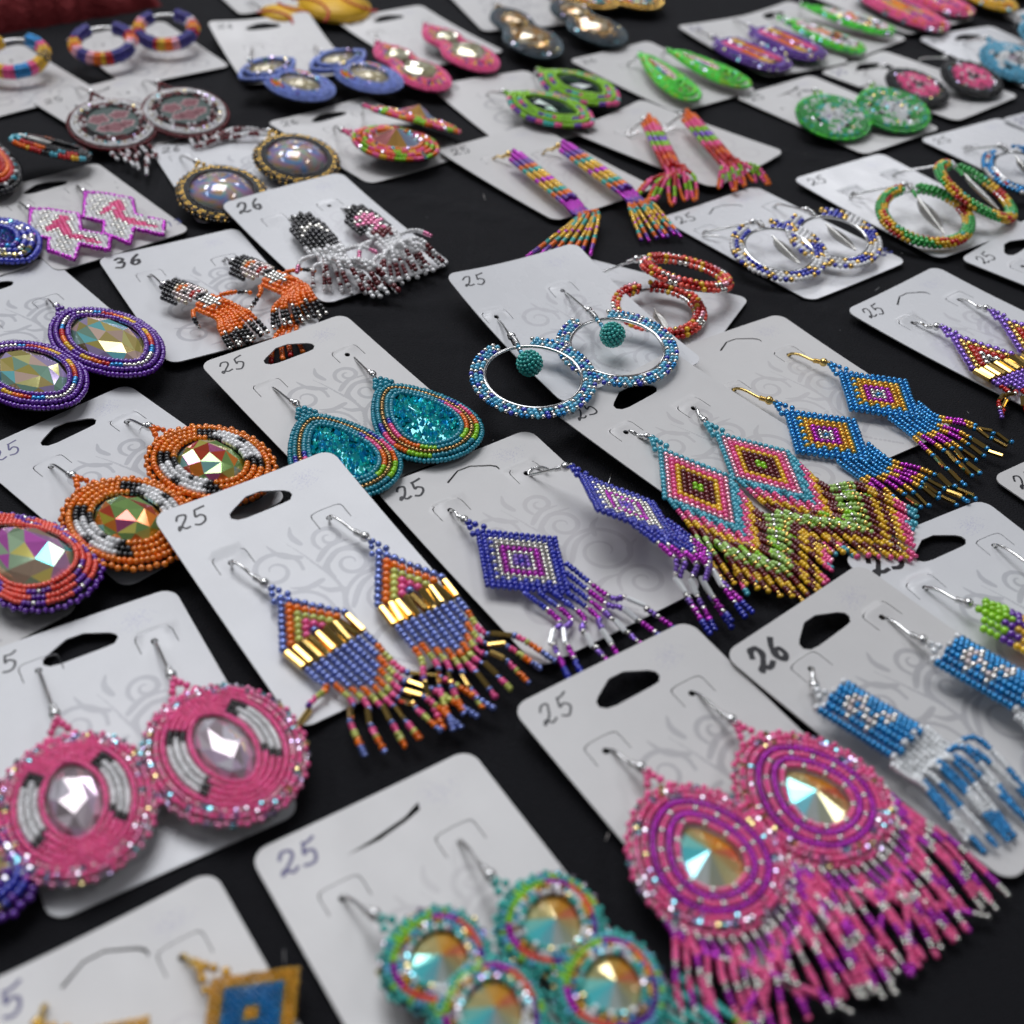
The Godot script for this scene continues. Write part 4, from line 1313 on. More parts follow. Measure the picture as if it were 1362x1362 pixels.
func mid_rows() -> void:
	# blue and white hoop cut by the right edge
	begin("hoop_earring", "blue and white beaded hoop with red dots, cut by the right edge", frc(V(1324, 208), V(1366, 236), .5, 3.0, 12), false)
	hoop(1.15, ["W2I5W2R1", "W1I6W2R1", "I6W4"], .1, .19)
	feather(.6, 2.0, .4, .2)
	hook(V(1294, 198), .1, wrap_wire(-.05), false, .8)
	# orange and pink tubes with looped fringe
	var band := ["  O  ", " OOO ", "OOOOO", "OOOOO", "PPPPP", "PPPPP", "GPPPG", "GGPGG", "uGGGu", "uuGuu", "GuuuG", "GGuGG", "PGGGP", "PPGPP", "RPPPR", "RRPRR", "RRRRR", "ROOOR", "RROOR", "RRRRR", "RRRRR"]
	for q in [[0, V(861, 165), .5, V(894, 232), V(842, 268), V(920, 268), V(832, 178)], [1, V(911, 159), .5, V(968, 224), V(958, 252), V(1016, 243), V(880, 172)]]:
		begin("tube_earring", "orange and hot pink tapered tube with looped fringe, " + LR[q[0]], fr(q[1], q[2], q[3], .5), false)
		grid(band, .19, eL / 21, 0, "woven_tube", .34)
		var st := []
		for i in 6: st.append(Vector3(-.3 + i * .12, .28, eL * .97))
		fringe(st, q[4], q[5], .25, ["P4G2P3O4P3G2P4R4", "R3P3G3P2O4P2G3R4"], .25, true, .5, .9)
		hook(q[6], .12, Vector3(0, .3, -.05), false, .7)
	# purple and gold tubes
	var tub := ["  M  ", " MMM ", "MMMMM", "MMMMM", "UMMMU", "UUMUU", "BUUUB", "OUUUO", "OOUOO", "TOOOT", "TTOTT", "YTTTY", "YDTDY", "YYDYY", "YYYYY", "MYYYM", "MMYMM", "YMMMY", "YYMYY", "DYYYD", "YDYDY", "TYDYT", "TTYTT", "OTTTO", "OOTOO", "UOOOU", "UUOUU", "MUUUM"]
	for q in [[0, V(682, 213), V(758, 275), V(702, 344), V(788, 342), V(655, 215), V(768, 298), V(797, 292)], [1, V(747, 201), V(832, 262), V(856, 322), V(905, 316), V(722, 207), V(838, 290), V(868, 280)]]:
		begin("tube_earring", "purple, lime and gold beaded tube with curling fringe, " + LR[q[0]], fr(q[1], .42, q[2], .45), true)
		grid(tub, .185, eL / 28, 0, "woven_tube", .33)
		var st := []
		for i in 7: st.append(Vector3(-.3 + i * .1, .25, eL * .97))
		fringe(st, q[3], q[4], .14, ["M6U3O3T2Y3D2Y2M1Y2D2T2O3U3M3", "M7U3O3T3Y3M1Y3T2O3U3M2"], .1, false, .3, .5, q[6], q[7])
		hook(q[5], .12, Vector3(0, .3, -.05), true)
	# gold and black domes
	for q in [[0, V(256, 226), V(294, 259), V(240, 211)], [1, V(349, 184), V(393, 214), V(334, 176)]]:
		begin("domed_earring", "round black and gold earring with an iridescent dome, " + LR[q[0]], frc(q[1], q[2], .5, 3.3, 12), true)
		bez("oval", 3.5, 3.3, ["!D1K1d1K2", "K2D2K2d1", "D2K1D3K1", "K", "K"], "oval", 2.35, 2.3, 0, "dome", DOME, .42)
		hook(q[3], .12, bail("D", .42, .28))
	# coral and lime ovals with cones
	for q in [[0, V(452, 176), V(468, 181), V(584, 207), 0.0, V(444, 172)], [1, V(483, 142), V(494, 148), V(612, 180), -24.0, V(482, 152)]]:
		begin("cone_crystal_earring", "coral and lime oval with a pointed pink crystal, " + LR[q[0]], fr(q[2], .85, q[3], .5, q[4]), false)
		bez("navette", eL, 3.0, ["P3O2G3c2Y2P2O2G2X1", "O2P2G3c3X1", "G2O2P3Y2c2", "?XOoPX"], "oval", eL * .52, 1.6, 0, "cone", CONE_PINK, .62)
		hook(q[5], .12, bail("P", .5, .22))
	# ribbons
	var rib := ["  MMMMMMM   ", "MMMWWWWWMM  ", "MWWSSSSSWM  ", "MWSPPPPSWM  ", "MWSPSSPSWM  ", "MWSPWWPSWMMM", "MWSPWWPSSWWM", "MWSPSSPPSWWM", "MWSSPPPPSWWM", "MMWWSSPPPSWM", " MMMWSSPPPWM", "   MWWSSPPWM", "   MWWSSSSWM", "   MMWSPPSWM", "    MWSPPSWM", "    MWSPPSWM", "    MWSPPSWM", "    MWSSSSWM", "    MWWWWWWM", "    MMMMMMMM"]
	var rib2 := ["   MMMMMMMM    ", "   MWWWWWWM    ", "MMMMWSSSSWM    ", "MWWWWSPPSWM    ", "MWSSSSPPSWM    ", "MWSPPPPPSWMMMMM", "MWSPPPPPSWWWWWM", "MWSPPPPPPSSSSWM", "MWSSSSPPPPPPSWM", "MWWWWSPPPPPPSWM"]
	for q in [[0, V(46, 285), V(150, 333), V(26, 274)], [1, V(118, 263), V(222, 313), V(102, 251)]]:
		begin("ribbon_earring", "woven pink awareness ribbon edged in magenta, " + LR[q[0]], fr(q[1], .35, q[2], .3), true)
		ribbon_panel()
		hook(q[3], .1, bail("M", .3, .16))
	# butterfly pair
	begin("butterfly_earring", "aqua, orange and black beaded loop with a silver charm, left edge", fr(V(12, 186), 1.2, V(120, 214), .5, -12), false)
	bez("long", eL, 1.9, ["~A5O4Y2R3K2A3R3Y2A3K2", "~A4R4O4K3A3R4K3", "K"], "long", eL * .62, .7, .2, "none", [], .1, "black")
	feather(eL * .15, eL * .5, .5, .25)
	begin("butterfly_earring", "orange beaded wing with a black edge, cut by the left edge", fr(V(-14, 188), .6, V(2, 262), .4), false)
	bez("drop", eL, 2.0, ["K", "K2A1K2W1", "R", "O", "R", "?RO"], "oval", eL * .2, .3, 0, "none", [])
	# blue beaded piece at the left edge
	begin("blue_panel_earring", "royal blue and silver beaded earring cut by the left edge", fr(V(-40, 295), .4, V(42, 352), .3), true)
	bez("marq", eL, 2.6, ["B", "?BBXS", "S2B2", "?BUIB"], "marq", eL * .4, .9, 0, "druzy", [Color(.03, .1, .4), Color(.2, .08, .4), Color(.05, .25, .5)], .2)
	begin("purple_sequin_earring", "purple beaded earring cut by the lower left edge", fr(V(-50, 1090), .4, V(8, 1232), .3), true)
	bez("oval", eL, 2.2, ["!U", "?UUBX", "B", "?UXU"], "oval", eL * .4, .9, 0, "facet", AB_PINK)
	# dolls in orange
	for q in [[0, V(224, 388), V(270, 408), V(316, 463), V(352, 445), V(199, 369), V(266, 438), V(330, 440)], [1, V(315, 356), V(358, 376), V(376, 436), V(430, 422), V(298, 348), V(330, 415), V(468, 437)]]:
		begin("doll_earring", "doll in an orange fringed dress with black hair, " + LR[q[0]], fr(q[1], .45, q[2], .42), true)
		grid(["  KKKKK  ", " KKKKKKK ", "KKKKKKKKK", "KKKEEEKKK", "KKFOOOFKK", "KFFFEFFFK", "KEFKFKFEK", " FFFFFFF ", " EFRRRFE ", "  FFFFF  ", "   KKK   "], .155, eL / 11, 0, "woven_head", .8, -.42)
		grid([" OSSSO ", "OOSSSOO", "OSSSSSO", "OOSSSOO", "OOOSOOO"], .165, .15, eL, "woven_bodice", .8, -.45)
		var st := []
		for i in 10: st.append(Vector3(-.5 + i * .11, .24 - .04 * (i % 2), eL + .7))
		fringe(st, q[3] + V(-10, 6), q[4] + V(6, 0), .2, ["O9K3S1", "O8S1K4", "O9K2S2"], .06, false, .5, .5)
		if q[0] == 1: fringe(st.slice(3, 7), V(358, 488), V(404, 472), .16, ["O24R2", "O26"], .06, false, -.8)
		strand([T * Vector3(-.6, .2, eL + .2), T * Vector3(-.95, .25, eL + .6), P(q[5 + 0] * 0 + q[6], .3)], "O5K2S2", .17, .13, "arm")
		strand([T * Vector3(.6, .2, eL + .15), T * Vector3(1.05, .2, eL + .4), T * Vector3(1.45, .12, eL + .75)], "O5K2S1O1", .17, .13, "arm")
		hook(q[5], .12, Vector3(0, .2, -.05))
	# dolls in white
	for q in [[0, V(400, 297), V(440, 345), V(418, 386), V(538, 402), V(365, 296), ["  KKKKK  ", " KKKKKKK ", "KKKKKKKKK", "KKSSSSSKK", "KSSKKKSSK", "KKKKKKKKK", "KKKKKKKKK", "WKKKKKKKW", "WWKKKKKWW", " WWWWWWW "]], [1, V(470, 287), V(515, 325), V(500, 392), V(596, 356), V(438, 276), ["  KKKKK  ", " KKKKKKK ", "KKKSSSKKK", "KSpppppSK", "KpSpppSpK", "KKpppppKK", "KKKSpSKKK", " WWppPWW ", " WmmmmmW ", "  WmmmW  "]]]:
		begin("doll_earring", "black haired doll in a white and maroon fringed dress, " + ["seen from the back", "with its pink face up"][q[0]], fr(q[1], .5, q[2], .5), true)
		grid(q[6], .16, eL / 10, 0, "woven_head", .85, -.45)
		var st := []
		for i in 10: st.append(Vector3(-.45 + i * .1, .2, eL))
		fringe(st, q[3], q[4], .2, ["W11m2W2m1W2", "W10m1W1m3W2", "W11m3W3"], .1, false, .9, .5)
		strand_dia = .19
		var st2 := []
		for i in 5: st2.append(Vector3(-.3 + i * .15, .3, eL))
		fringe(st2, q[3].lerp(q[4], .1) + V(6, -6), q[3].lerp(q[4], .9) + V(4, -8), .4, ["W11m2W2m2", "W12m3W1"], .12, false, 1.4, .5)
		strand_dia = .17
		strand([T * Vector3(-.55, .2, eL - .1), T * Vector3(-1.1, .3, eL + .2), T * Vector3(-1.45, .15, eL + .7)], "W8p3", .18, .14, "arm")
		strand([T * Vector3(.55, .2, eL - .1), T * Vector3(1.1, .3, eL + .1), T * Vector3(1.5, .15, eL + .5)], "W8p3", .18, .14, "arm")
		hook(q[5], .15, Vector3(0, .2, -.05), false, .8)
	# purple marquises with amber crystals
	for q in [[0, V(-16, 464), V(100, 542), V(-20, 440)], [1, V(84, 418), V(204, 500), V(62, 402)]]:
		begin("marquise_earring", "purple beaded marquise with a large amber crystal, " + LR[q[0]], fr(q[1], .55, q[2], .45), true)
		bez("navette", eL, 2.85, ["U", "U", "~U1S3I2R2O3Y3U2Y3O2R2I2S4", "U"], "marq", eL * .66, 1.75, .1, "facet", AB, .34)
		hook(q[3], .1, bail("U", .35, .18))
	# coral oval at the left edge
	begin("oval_earring", "coral and purple beaded oval with a large iridescent crystal, left edge", fr(V(-20, 690), .55, V(106, 806), .45), true)
	bez("pear", eL, 2.95, ["!U", "c6U2S1U2", "c5U3c2", "c6U2S1U2", "c"], "pear", eL * .58, 1.9, -.05, "facet", AB_PINK, .4)
	# hoops
	for q in [[0, V(838, 356), V(874, 416), 2.0, 0.0], [1, V(828, 345), V(912, 367), 2.0, -15.0]]:
		begin("hoop_earring", "red, yellow and pink beaded hoop, " + ["lower one tucked under a card", "upper one standing steep"][q[0]], frc(q[1], q[2], .8 if q[0] else .34, 2.4, 4.0, q[4]), true)
		hoop(1.2, ["R3Y1c2S2c2Y1", "R3Y1c3D1c2Y1R1", "Y1R3e2S2c2", "R1Y1R2c2S2c2"], .04, .19, true)
		if q[0]: hook(V(790, 366), .1, wrap_wire(-.05), false, .9)
		else: feather(1.0, 2.3, .36, -.1)
	for q in [[0, V(668, 440), V(712, 510), 1.62, V(660, 428)], [1, V(770, 412), V(824, 470), 1.6, V(748, 392)]]:
		begin("hoop_earring", "turquoise and silver beaded hoop with a studded teal ball, " + LR[q[0]], frc(q[1], q[2], .85, q[3] * 2, 6), true)
		hoop(1.42, ["i2S1i2B1S1", "i3S1i2S1B1", "S1i1S1t2S1B1"], .1, .155)
		for i in 5: bead(Vector3(0, .15, .05 + i * .13), Vector3(0, 0, 1), "iSiii"[i], .15, .12)
		flush("ball_string")
		studded_ball(Vector3(0, .3, 1.05), .36, "T")
		hook(q[4], .45, wrap_wire(-.02), false, .0 if q[0] else .0)
	for q in [[0, V(1000, 306), V(1042, 344), V(940, 308), .9], [1, V(1072, 295), V(1116, 327), V(1030, 276), .0]]:
		begin("hoop_earring", "navy, white and gold beaded hoop with a silver feather, " + LR[q[0]], frc(q[1], q[2], .5, 3.2, 10), true)
		hoop(1.22, ["B4D1W3D1", "D1B3D1W4", "D1B1w1B1D1W4"], .1, .19)
		feather(.75, 2.25, .42, .2, .2)
		hook(q[3], .1, wrap_wire(-.02), false, q[4])
	for q in [[0, V(1190, 246), V(1230, 290), V(1136, 258), .9, 0.0], [1, V(1250, 226), V(1296, 258), V(1188, 236), .0, -20.0]]:
		begin("hoop_earring", "green, yellow and red beaded hoop with a silver feather, " + LR[q[0]], frc(q[1], q[2], .6 if q[0] == 0 else .8, 2.9, 12, q[5]), true)
		hoop(1.42, ["g6Y3R2Y3", "g7Y2R3Y3", "g6T1Y3R2Y2", "g6Y3R2Y3", "g6Y2R3Y3"], .06, .19, true)
		feather(.6, 2.6, .5, .15, .25)
		for i in 3: bead(Vector3(0, .15, .1 + i * .14), Vector3(0, 0, 1), "g", .15, .13)
		flush("feather_string")
		hook(q[3], .1, wrap_wire(-.02), false, q[4])

func ribbon_panel() -> void:
	# one folded ribbon: a head, a long tail and a short tail, woven in rows and edged all round
	var o := PackedVector2Array()
	for p in [[.2, -.06], [.45, .38], [.86, 1.4], [.12, 2.45], [.5, 3.55], [-.2, 4.3], [-.56, 3.2], [-1.35, 3.95], [-1.48, 2.75], [-.95, 2.12], [-1.19, 1.3], [-.12, .0]]: o.append(V(p[0], p[1] * eL / 4.25))
	var fold := PackedVector2Array()
	for p in [[-.5, 1.55], [.3, 1.2], [-.35, 2.3], [-.1, 3.9]]: fold.append(V(p[0], p[1] * eL / 4.25))
	var rp := .17
	for r in int(eL / rp) + 1:
		for i in range(-11, 9):
			var p := V((i + (.5 if r % 2 else 0.0)) * .165, (r + .3) * rp)
			if not Geometry2D.is_point_in_polygon(p, o): continue
			var d := 9.0
			for k in o.size(): d = minf(d, p.distance_to(Geometry2D.get_closest_point_to_segment(p, o[k], o[(k + 1) % o.size()])))
			var f := 9.0
			for k in fold.size() - 1: f = minf(f, p.distance_to(Geometry2D.get_closest_point_to_segment(p, fold[k], fold[k + 1])))
			var c := "W" if d < .24 else ("P" if f < .15 else ("S" if int(f / .16) % 2 == 1 else "W"))
			bead(Vector3(p.x, .1, p.y), Vector3(.3, 0, 1), c, .17, .16)
	flush("woven_panel")
	var rim := []
	for k in o.size():
		var a := o[k]; var b := o[(k + 1) % o.size()]
		for t in 6: rim.append(a.lerp(b, t / 6.0))
	ring_of(rim, .1, "M", .19, .165, false, "edge_beads")

func loom(rows_w: float, n: int, z0: float, counts: Array, k: String, cp: float) -> Array:     # straight columns of beads under a panel; returns where the fringe starts
	var st := []
	for i in n:
		var x := (i - (n - 1) / 2.0) * cp
		for j in counts[i]: bead(Vector3(x, .08, z0 + (j + .5) * .15), Vector3(0, 0, 1), k, cp * .93, .148)
		st.append(Vector3(x, .08, z0 + counts[i] * .15))
	flush("loom_columns")
	return st

func near_rows() -> void:
	# lavender and gold fringe earrings
	for q in [[0, V(1262, 447), V(1344, 500), V(1256, 437), V(1213, 434)], [1, V(1326, 424), V(1408, 476), V(1320, 418), V(1275, 402)]]:
		begin("fringe_earring", "lavender beaded triangle over gold bugles with fringe, " + LR[q[0]], fr(q[1], .35, q[2], .3), true)
		var L := eL - .68
		brick(L, 1.95, 9, "uDRSK", false)
		for i in 9: bead(Vector3((i - 4) * .216, .08, L + .34), Vector3(0, 0, 1), "D", .2, .66, "b")
		flush("bugle_row")
		var st := loom(2, 9, L + .68, [2, 3, 5, 6, 7, 6, 5, 3, 2], "u", .205)
		fringe(st, q[2] + V(-18, 60), q[2] + V(110, 20), .15, ["R3S1K2^DR2S1u3", "K2R2S1^D^DR2u3"], .2)
		hook(q[4], .1, bail("u", .45, .16))
	# sky blue and gold diamonds
	for q in [[0, V(1043, 549), V(1156, 618), V(976, 520), [V(1200, 690), V(1300, 668)]], [1, V(1115, 497), V(1223, 561), V(1049, 474), [V(1285, 650), V(1348, 592)]]]:
		begin("fringe_earring", "sky blue and mustard diamond with gold bugle fringe, " + LR[q[0]], fr(q[1], .35, q[2], .3), true, true)
		brick(eL, 2.65, 13, "II+yMSI")
		var st := []
		for i in 8: st.append(Vector3((i - 3.5) * .19, .08, eL * (.8 + .13 * (1 - absf(i - 3.5) / 3.5))))
		singly = false
		fringe(st, q[4][0], q[4][1], .14, ["I9y3M4y2I1^DI1^DI2", "I8y2M5y3I1^DI1^DI1"], .12, false, .2)
		hook(q[4 - 1], .1, bail("I", .5, .2), true)
	# aqua and maroon diamonds
	for q in [[0, V(876, 598), V(984, 709), V(832, 578), [V(985, 800), V(1135, 762)]], [1, V(951, 578), V(1076, 668), V(922, 545), [V(1120, 755), V(1245, 700)]]]:
		begin("fringe_earring", "aqua, pink and maroon diamond with long multicoloured fringe, " + LR[q[0]], fr(q[1], .45, q[2], .35), true, true)
		brick(eL, 2.25, 14, "AePYmmG")
		var st := []
		for i in 17: st.append(Vector3((i - 8) * .122, .08 + .06 * (i % 2), eL * (.55 + .43 * (1 - absf(i - 8) / 8.0))))
		singly = false
		var pats := []
		for i in 17: pats.append("A3P2e1P1Y3m4l2S1l2D1l1m3Y3m2D1Y2P3e1A3")
		chevron = .9
		fringe(st, q[4][0], q[4][1], .2, pats, .05, false, .3, .7)
		chevron = 0.0
		var st2 := []
		for i in 9: st2.append(Vector3((i - 4) * .2, .02, eL * (.7 + .25 * (1 - absf(i - 4) / 4.0))))
		fringe(st2, q[4][0].lerp(q[4][1], .1) + V(-12, -8), q[4][0].lerp(q[4][1], .9) + V(-12, -10), .15, ["A3P3Y3m3G3D2G2m3Y2m2P2A2", "A2w2P2Y3m2D2G3D1m3Y3P3A2"], .2, false, .3, .5)
		hook(q[3], .3, bail("A", .5, .16))
	# royal blue and silver diamonds
	for q in [[0, V(633, 708), V(758, 794), V(599, 683), [V(752, 912), V(912, 850)], 0.0, .32], [1, V(768, 634), V(898, 722), V(700, 634), [V(938, 850), V(1000, 822)], -24.0, .85]]:
		begin("fringe_earring", "royal blue and silver diamond with magenta fringe, " + ["lying flat, ", "twisted on edge, "][q[0]] + LR[q[0]], fr(q[1], q[6] + .15, q[2], q[6], q[5]), true, true)
		brick(eL, 2.6, 15, "BB*SMSuB")
		var st := []
		for i in 7: st.append(Vector3((i - 3) * .25, .08, eL * (.74 + .23 * (1 - absf(i - 3) / 3.0))))
		singly = true
		single_left = 200
		fringe(st, q[4][0], q[4][1], .15, ["B7S1M4S1u3S1^wS1u2S1M3B4", "B6S1M4S1u4^wS1M3S1B4"], .14, false, .25, .8)
		hook(q[3], .2, bail("B", .42, .17), false, .0 if q[0] == 0 else -.7)
	# orange eyes
	for q in [[0, V(113, 650), V(236, 750), V(68, 622)], [1, V(216, 582), V(350, 664), V(169, 563)]]:
		begin("eye_earring", "orange beaded oval with black and white eye bands and a crystal, " + LR[q[0]], fr(q[1], .6, q[2], .42), true, true)
		bez("oval", eL, 3.12, ["!o", "?Ooo", "~o3K2W3K1W3K2o3", "~o3K2W8K2o4", "~o4K2W3K1W2K1o4"], "oval", eL * .5, 1.5, .0, "facet", AB_RED, .36)
		hook(q[3], .1, bail("O", .5, .2))
	# teal teardrops
	for q in [[0, V(407, 556), V(496, 664), V(358, 518)], [1, V(509, 516), V(612, 612), V(462, 474)]]:
		begin("teardrop_earring", "teal beaded teardrop with a rough turquoise stone, " + LR[q[0]], fr(q[1], .55, q[2], .42), true, true)
		bez("pear", eL, 3.25, ["a", "~a8B2P2O2G3a3", "~d9", "~a6B1P3O3G2a2", "a"], "pear", eL * .62, 1.75, .1, "druzy", TEALD, .34)
		for r in 3: for i in 3 - r + 1: bead(Vector3((i - (3 - r) / 2.0) * .18, .14, .05 - r * .15), Vector3(0, 0, 1), "a", .18, .15)
		flush("bail")
		hook(q[3], .1 if q[0] else .2, Vector3(0, .16, -.42))
	# periwinkle and orange fringe earrings with gold bugles
	var cols := [3, 5, 7, 8, 9, 8, 7, 5, 3]
	for q in [[0, V(371, 797), V(446, 868), V(308, 750), [V(400, 965), V(486, 1014), V(662, 950)], .42], [1, V(502, 735), V(568, 817), V(438, 690), [V(588, 975), V(600, 972), V(742, 882)], .48]]:
		begin("fringe_earring", "periwinkle diamond with orange chevron, gold bugle row and long fringe, " + LR[q[0]], fr(q[1], q[5] + .2, q[2], q[5]), true, true)
		var L := eL - .68
		brick(L, 1.95, 9, "bOhPb", false)
		for i in 9: bead(Vector3((i - 4) * .212, .08, L + .34), Vector3(0, 0, 1), "D", .205, .67, "b")
		flush("bugle_row")
		var st := loom(2, 9, L + .68, cols, "b", .205)
		var e: Array = q[4]
		single_left = 170
		fringe(st.slice(1), e[1], e[2], .18, ["O3h2P2b1^Db1P2h2O2b4", "O2h2P3b1^Db1P2h1O3b4"], .07, false, .3, .6)
		fringe([st[0]], e[0], e[0], .15, ["b2O2h2P2U1^DP2O2"], .05)
		hook(q[3], .8, bail("b", .42, .17))
	# hot pink eyes
	for q in [[0, V(82, 982), V(124, 1178), V(52, 894), 3.2], [1, V(243, 926), V(362, 1090), V(206, 856), 3.3]]:
		begin("eye_earring", "hot pink beaded oval with white bands and a clear crystal, " + LR[q[0]], fr(q[1], .55, q[2], .42), true, true)
		bez("oval", eL, q[4], ["!?PPpXX", "?PpPXpX", "?PpPXee", "P", "~P4K2W7K1P5", "~P4K1W8K1P5", "~P4K2W7K1P6", "P"], "navette", eL * .5, 1.05, .0, "facet", CLEARG, .34, "white")
		hook(q[3], .1, bail("P", .52, .24))
	# panel earrings at the right edge
	begin("panel_earring", "lime, purple and orange zigzag panel earring cut by the right edge", fr(V(1298, 815), .42, V(1400, 868), .42), true)
	grid(["  GGG  ", " GGGGG ", "GGGGGGG", "GGGGGUG", "GGUGUUU", "UUUUUYU", "UUYUYYY", "YYYYYOY", "YYOYOOO", "OOOOOOO", "OOROOOR"], .185, .165, 0, "woven_tube", .62, -.3)
	hook(V(1230, 785), .1, Vector3(0, .2, -.05))
	begin("panel_earring", "second lime zigzag panel earring, only its hook in view", fr(V(1390, 770), .42, V(1450, 800), .42), true)
	grid(["  GGG  ", " GGGGG ", "GGGGGGG", "GGUGUUU"], .185, .165, 0, "woven_tube", .62, -.3)
	hook(V(1322, 728), .1, Vector3(0, .2, -.05))
	# electric blue and white fringe earrings
	for q in [[0, V(1098, 934), V(1206, 1002), V(1078, 893), [V(1290, 1132), V(1400, 1090), V(1222, 1062), V(1300, 1005)]], [1, V(1250, 872), V(1366, 940), V(1172, 825), [V(1400, 1050), V(1490, 1000), V(1362, 985), V(1420, 930)]]]:
		begin("fringe_earring", "electric blue and silver beaded tube with white and blue fringe, " + LR[q[0]], fr(q[1], .5, q[2], .5), true)
		grid(["w  w  w", "ttttttt", "ttttttt", "tttSttt", "ttSFStt", "tSFtFSt", "ttSFStt", "tttSttt", "ttStttt", "tSFSttt", "ttStStt", "tttSFSt", "ttttStt", "ttttttt", "ttttttt", "ttttttt", "wtwtwtw"], .19, eL / 17, 0, "woven_tube", .95, -.5)
		var st := []
		for i in 10: st.append(Vector3(-.7 + i * .155, .25, eL))
		fringe(st, q[4][0], q[4][1], .25, ["w9t7w5t8w6t5", "w7t8w6t7w5t6", "w10t6w7t7w4t6"], .2, false, .7, .4, q[4][2], q[4][3])
		hook(q[3], .2, bail("w", .42, .2))
	# pink and purple teardrops with looped fringe
	for q in [[0, V(858, 1036), V(936, 1141), V(806, 1000), [V(915, 1400), V(1190, 1320)], 3.3], [1, V(984, 980), V(1075, 1062), V(920, 924), [V(1170, 1330), V(1335, 1195)], 3.3]]:
		begin("round_fringe_earring", "hot pink and purple beaded round with a pointed crystal and fringe, " + LR[q[0]], frc(q[1], q[2], .5, 3.45, 3), true, true)
		bez("round", eL, q[5], ["!?PPPX", "?PPpXX", "?PPPpX", "M", "P3S1", "M", "P3S1"], "pear", eL * .42, 1.25, .1, "cone", CONE, .26, "white")
		var st := []
		for i in 18:
			var a := lerpf(-1.15, 1.15, i / 17.0)
			st.append(Vector3(sin(a) * q[5] * .48, .1, eL / 2 + cos(a) * eL * .5))
		single_left = 80
		strand_dia = .148
		fringe(st, q[4][0], q[4][1], .16, ["S2M4P5S2M3P6S3M3P4S3", "S2M3P6S2P3M3S2P5M3S3", "S2P5M3S2P6M3P3S3", "S2M4P4S3P5M3S2P3S3"], .15, false, .45, .4)
		var st2 := []
		for i in 4: st2.append(st[1 + i * 4] + Vector3(.06, -.03, 0))
		fringe(st2, q[4][0].lerp(q[4][1], .95) + V(-20, 6), q[4][0].lerp(q[4][1], .1) + V(10, 0), .16, ["S2P5M3S2P6M2S3P4M2S3", "S2P4S2M3P6S2M3P3S3"], .4, false, .4, .3)
		strand_dia = .17
		hook(q[3], .12, bail("P", .5, .22))
	# turquoise earrings with two heart crystals
	for q in [[0, V(514, 1238), V(585, 1285), V(655, 1352), V(456, 1196)], [1, V(666, 1190), V(735, 1236), V(814, 1316), V(610, 1120)]]:
		begin("double_crystal_earring", "turquoise beaded earring with two pointed crystals stacked, " + LR[q[0]], frc(q[1], q[2], .55, 2.1, 6), true, true)
		var c2 := local(P(q[3], .5))
		bez("heart", 2.1, 2.2, ["!?TTX", "?TTTTGi", "~G4M4c5U5", "?ydwXi", "?TwX"], "heart", 1.02, 1.08, 0, "cone", CONE, .26, "black")
		bez("heart", 2.1, 2.2, ["!?TTX", "?TTTTGi", "~G4M4c5U5", "?ydXwI", "?TwX"], "heart", 1.02, 1.08, 0, "cone", CONE, .26, "black", V(c2.x, c2.z - 1.05), .04)
		for i in 5: for j in 3: bead(Vector3(c2.x * .5 + (i - 2) * .2, .1, c2.z * .5 + .6 + (j - 1) * .2), Vector3(0, 0, 1), "T", .2, .18)
		flush("joining_beads")
		var st := []
		for i in 9: st.append(Vector3(c2.x + (i - 4) * .24, .1, c2.z + 1.0 - absf(i - 4) * .06))
		fringe(st, q[3] + V(20, 150), q[3] + V(190, 60), .15, ["T12G3T5", "T14G2T6"], .1, false, .2)
		hook(q[4], .1, bail("T", .42, .2))
	# gold earrings with a blue chevron
	for q in [[0, V(72, 1385), V(200, 1475), V(62, 1340)], [1, V(284, 1306), V(388, 1400), V(243, 1275)]]:
		begin("chevron_earring", "gold beaded diamond with a blue chevron at the bottom edge, " + LR[q[0]], fr(q[1], .42, q[2], .36), true, q[0] == 1)
		brick(eL, 2.3, 12, "yytttyyK")
		hook(q[3], .12, bail("y", .48, .2), true)

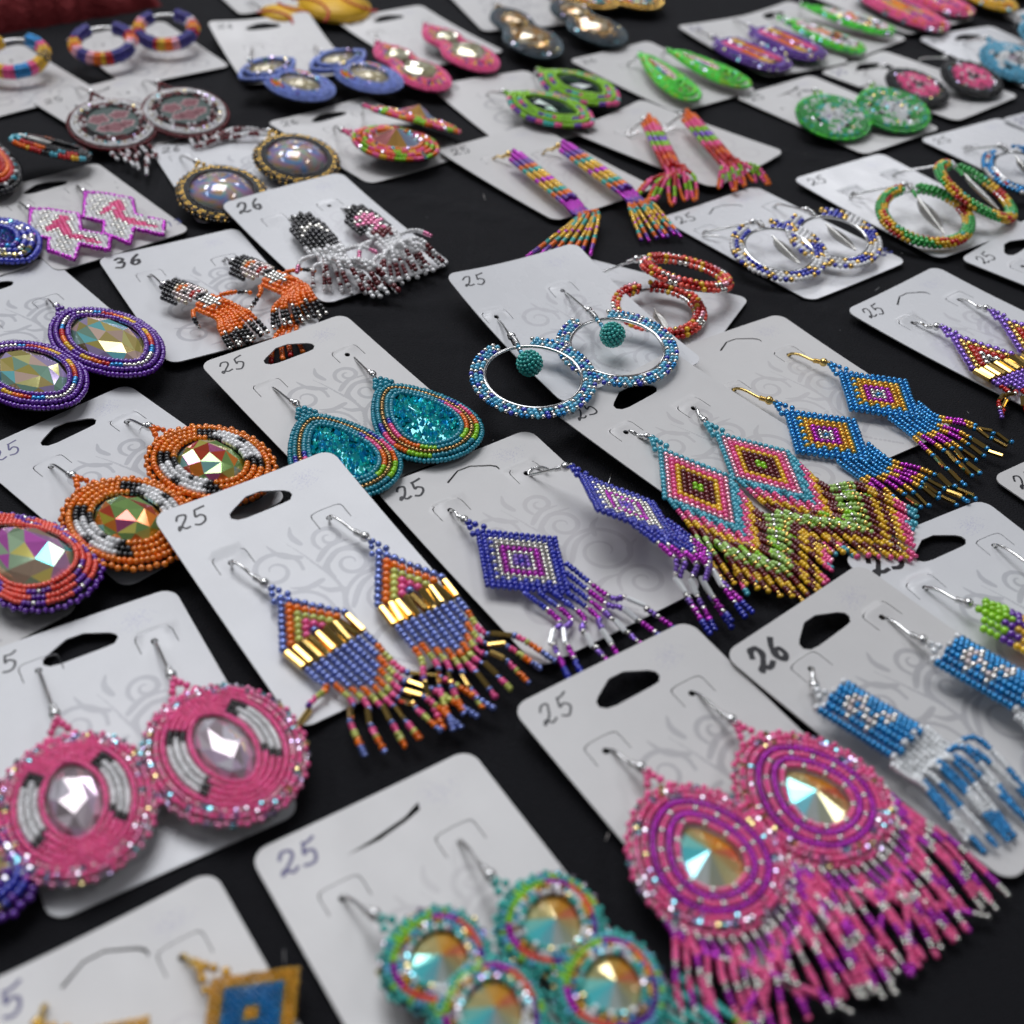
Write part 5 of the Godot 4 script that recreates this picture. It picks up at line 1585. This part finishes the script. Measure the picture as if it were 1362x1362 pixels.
func odds() -> void:
	# lint and snipped wire ends on the cloth
	for q in [[V(628, 492), V(640, 470), .018, "snipped silver pin beside the turquoise hoop card"], [V(809, 644), V(813, 630), .015, "silver pin standing out from under the aqua diamond card"], [V(643, 258), V(645, 266), .008, "white lint fibre on the cloth below the purple tube earrings"], [V(806, 1118), V(809, 1108), .008, "pale lint fibre on the cloth beside the pink and purple rounds"]]:
		var o := tube([P(q[0], .12), P(q[0].lerp(q[1], .5), .2), P(q[1], .1)], q[2], numbered("pin" if q[2] > .01 else "lint_fibre"), mats.steel if q[2] > .01 else mats.felt_white, self, false, 5)
		tag(o, q[3], "pin" if q[2] > .01 else "lint", "bits lying on the cloth")
	var lv := PackedVector3Array(); var ln := PackedVector3Array(); var li := PackedInt32Array()
	for i in 70:
		var c := Vector3(rng.randf_range(-24, 24), .1, rng.randf_range(-62, -10))
		var an := rng.randf() * TAU
		var l := rng.randf_range(.02, .22) * (1.0 if i % 3 == 0 else .3)
		var r := rng.randf_range(.008, .014)
		var s := lathe([V(r * .5, -l), V(r, -l * .5), V(r, l * .5), V(r * .5, l)], 5)
		var t := Transform3D(turn_to(Vector3(cos(an), rng.randf() * .3, sin(an))), c)
		for k in s[2]: li.append(k + lv.size())
		lv.append_array(t * (s[0] as PackedVector3Array))
		ln.append_array(Transform3D(t.basis, Vector3.ZERO) * (s[1] as PackedVector3Array))
	tag(put("lint", mesh_of(lv, ln, li), mats.lint, self), "pale specks of lint scattered over the black cloth", "lint", "", "stuff")
	# red garment heaped at the far corner of the table
	heap("folded_garment", "dark red fabric heaped behind the far left corner", P(V(-40, 50)), P(V(214, 6)), 4.5, 1.5, Color(.16, .003, .006), "garment", 3)
	heap("dark_bag", "dark brown cloth bag slumped against the red fabric", P(V(8, 22), .0), P(V(132, 4), .0), 9.0, 9.0, Color(.02, .011, .008), "bag", 8)

func heap(called: String, label: String, a: Vector3, b: Vector3, deep: float, tall: float, c: Color, category: String, sd: int) -> void:
	var d := (b - a).normalized()
	var back := Vector3(d.z, 0, -d.x)
	if back.z > 0: back = -back
	var f := FastNoiseLite.new()
	f.frequency = .12
	f.seed = sd
	var v := PackedVector3Array(); var n := PackedVector3Array(); var idx := PackedInt32Array()
	var W := 60; var H := 30
	var hh := func(s: float, t: float) -> Vector3:
		var prof := clampf(t * 6.0, 0.0, 1.0)
		var y := tall * sqrt(prof) * clampf((1.02 - s) * 9.0, 0.0, 1.0) * (clampf((s + .02) * 7.0, 0.0, 1.0) if sd != 3 else 1.0) + f.get_noise_2d(s * 60, t * 22) * 1.1 * prof - .15
		return a + d * (s * a.distance_to(b) * 1.0) + back * (t * deep + f.get_noise_2d(s * 50, 9) * .3) + Vector3.UP * y
	for j in H + 1:
		for i in W + 1:
			var s := lerpf(-.6 if sd == 3 else -.02, 1.02, float(i) / W); var t := float(j) / H
			v.append(hh.call(s, t))
			var e := .01
			n.append(((hh.call(s, t + e) - hh.call(s, t - e)) as Vector3).cross(hh.call(s + e, t) - hh.call(s - e, t)).normalized())
	for i in n.size(): if n[i].y < 0: n[i] = -n[i]
	for j in H:
		for i in W:
			var k := j * (W + 1) + i
			idx.append_array([k, k + W + 1, k + 1, k + 1, k + W + 1, k + W + 2])
	var m := std(.85, 0, c)
	m.normal_enabled = true
	m.normal_texture = noise_tex(.15, true, 3, 256)
	m.uv1_triplanar = true
	m.uv1_scale = Vector3.ONE * 12
	tag(put(called, mesh_of(v, n, idx), m, self), label, category)
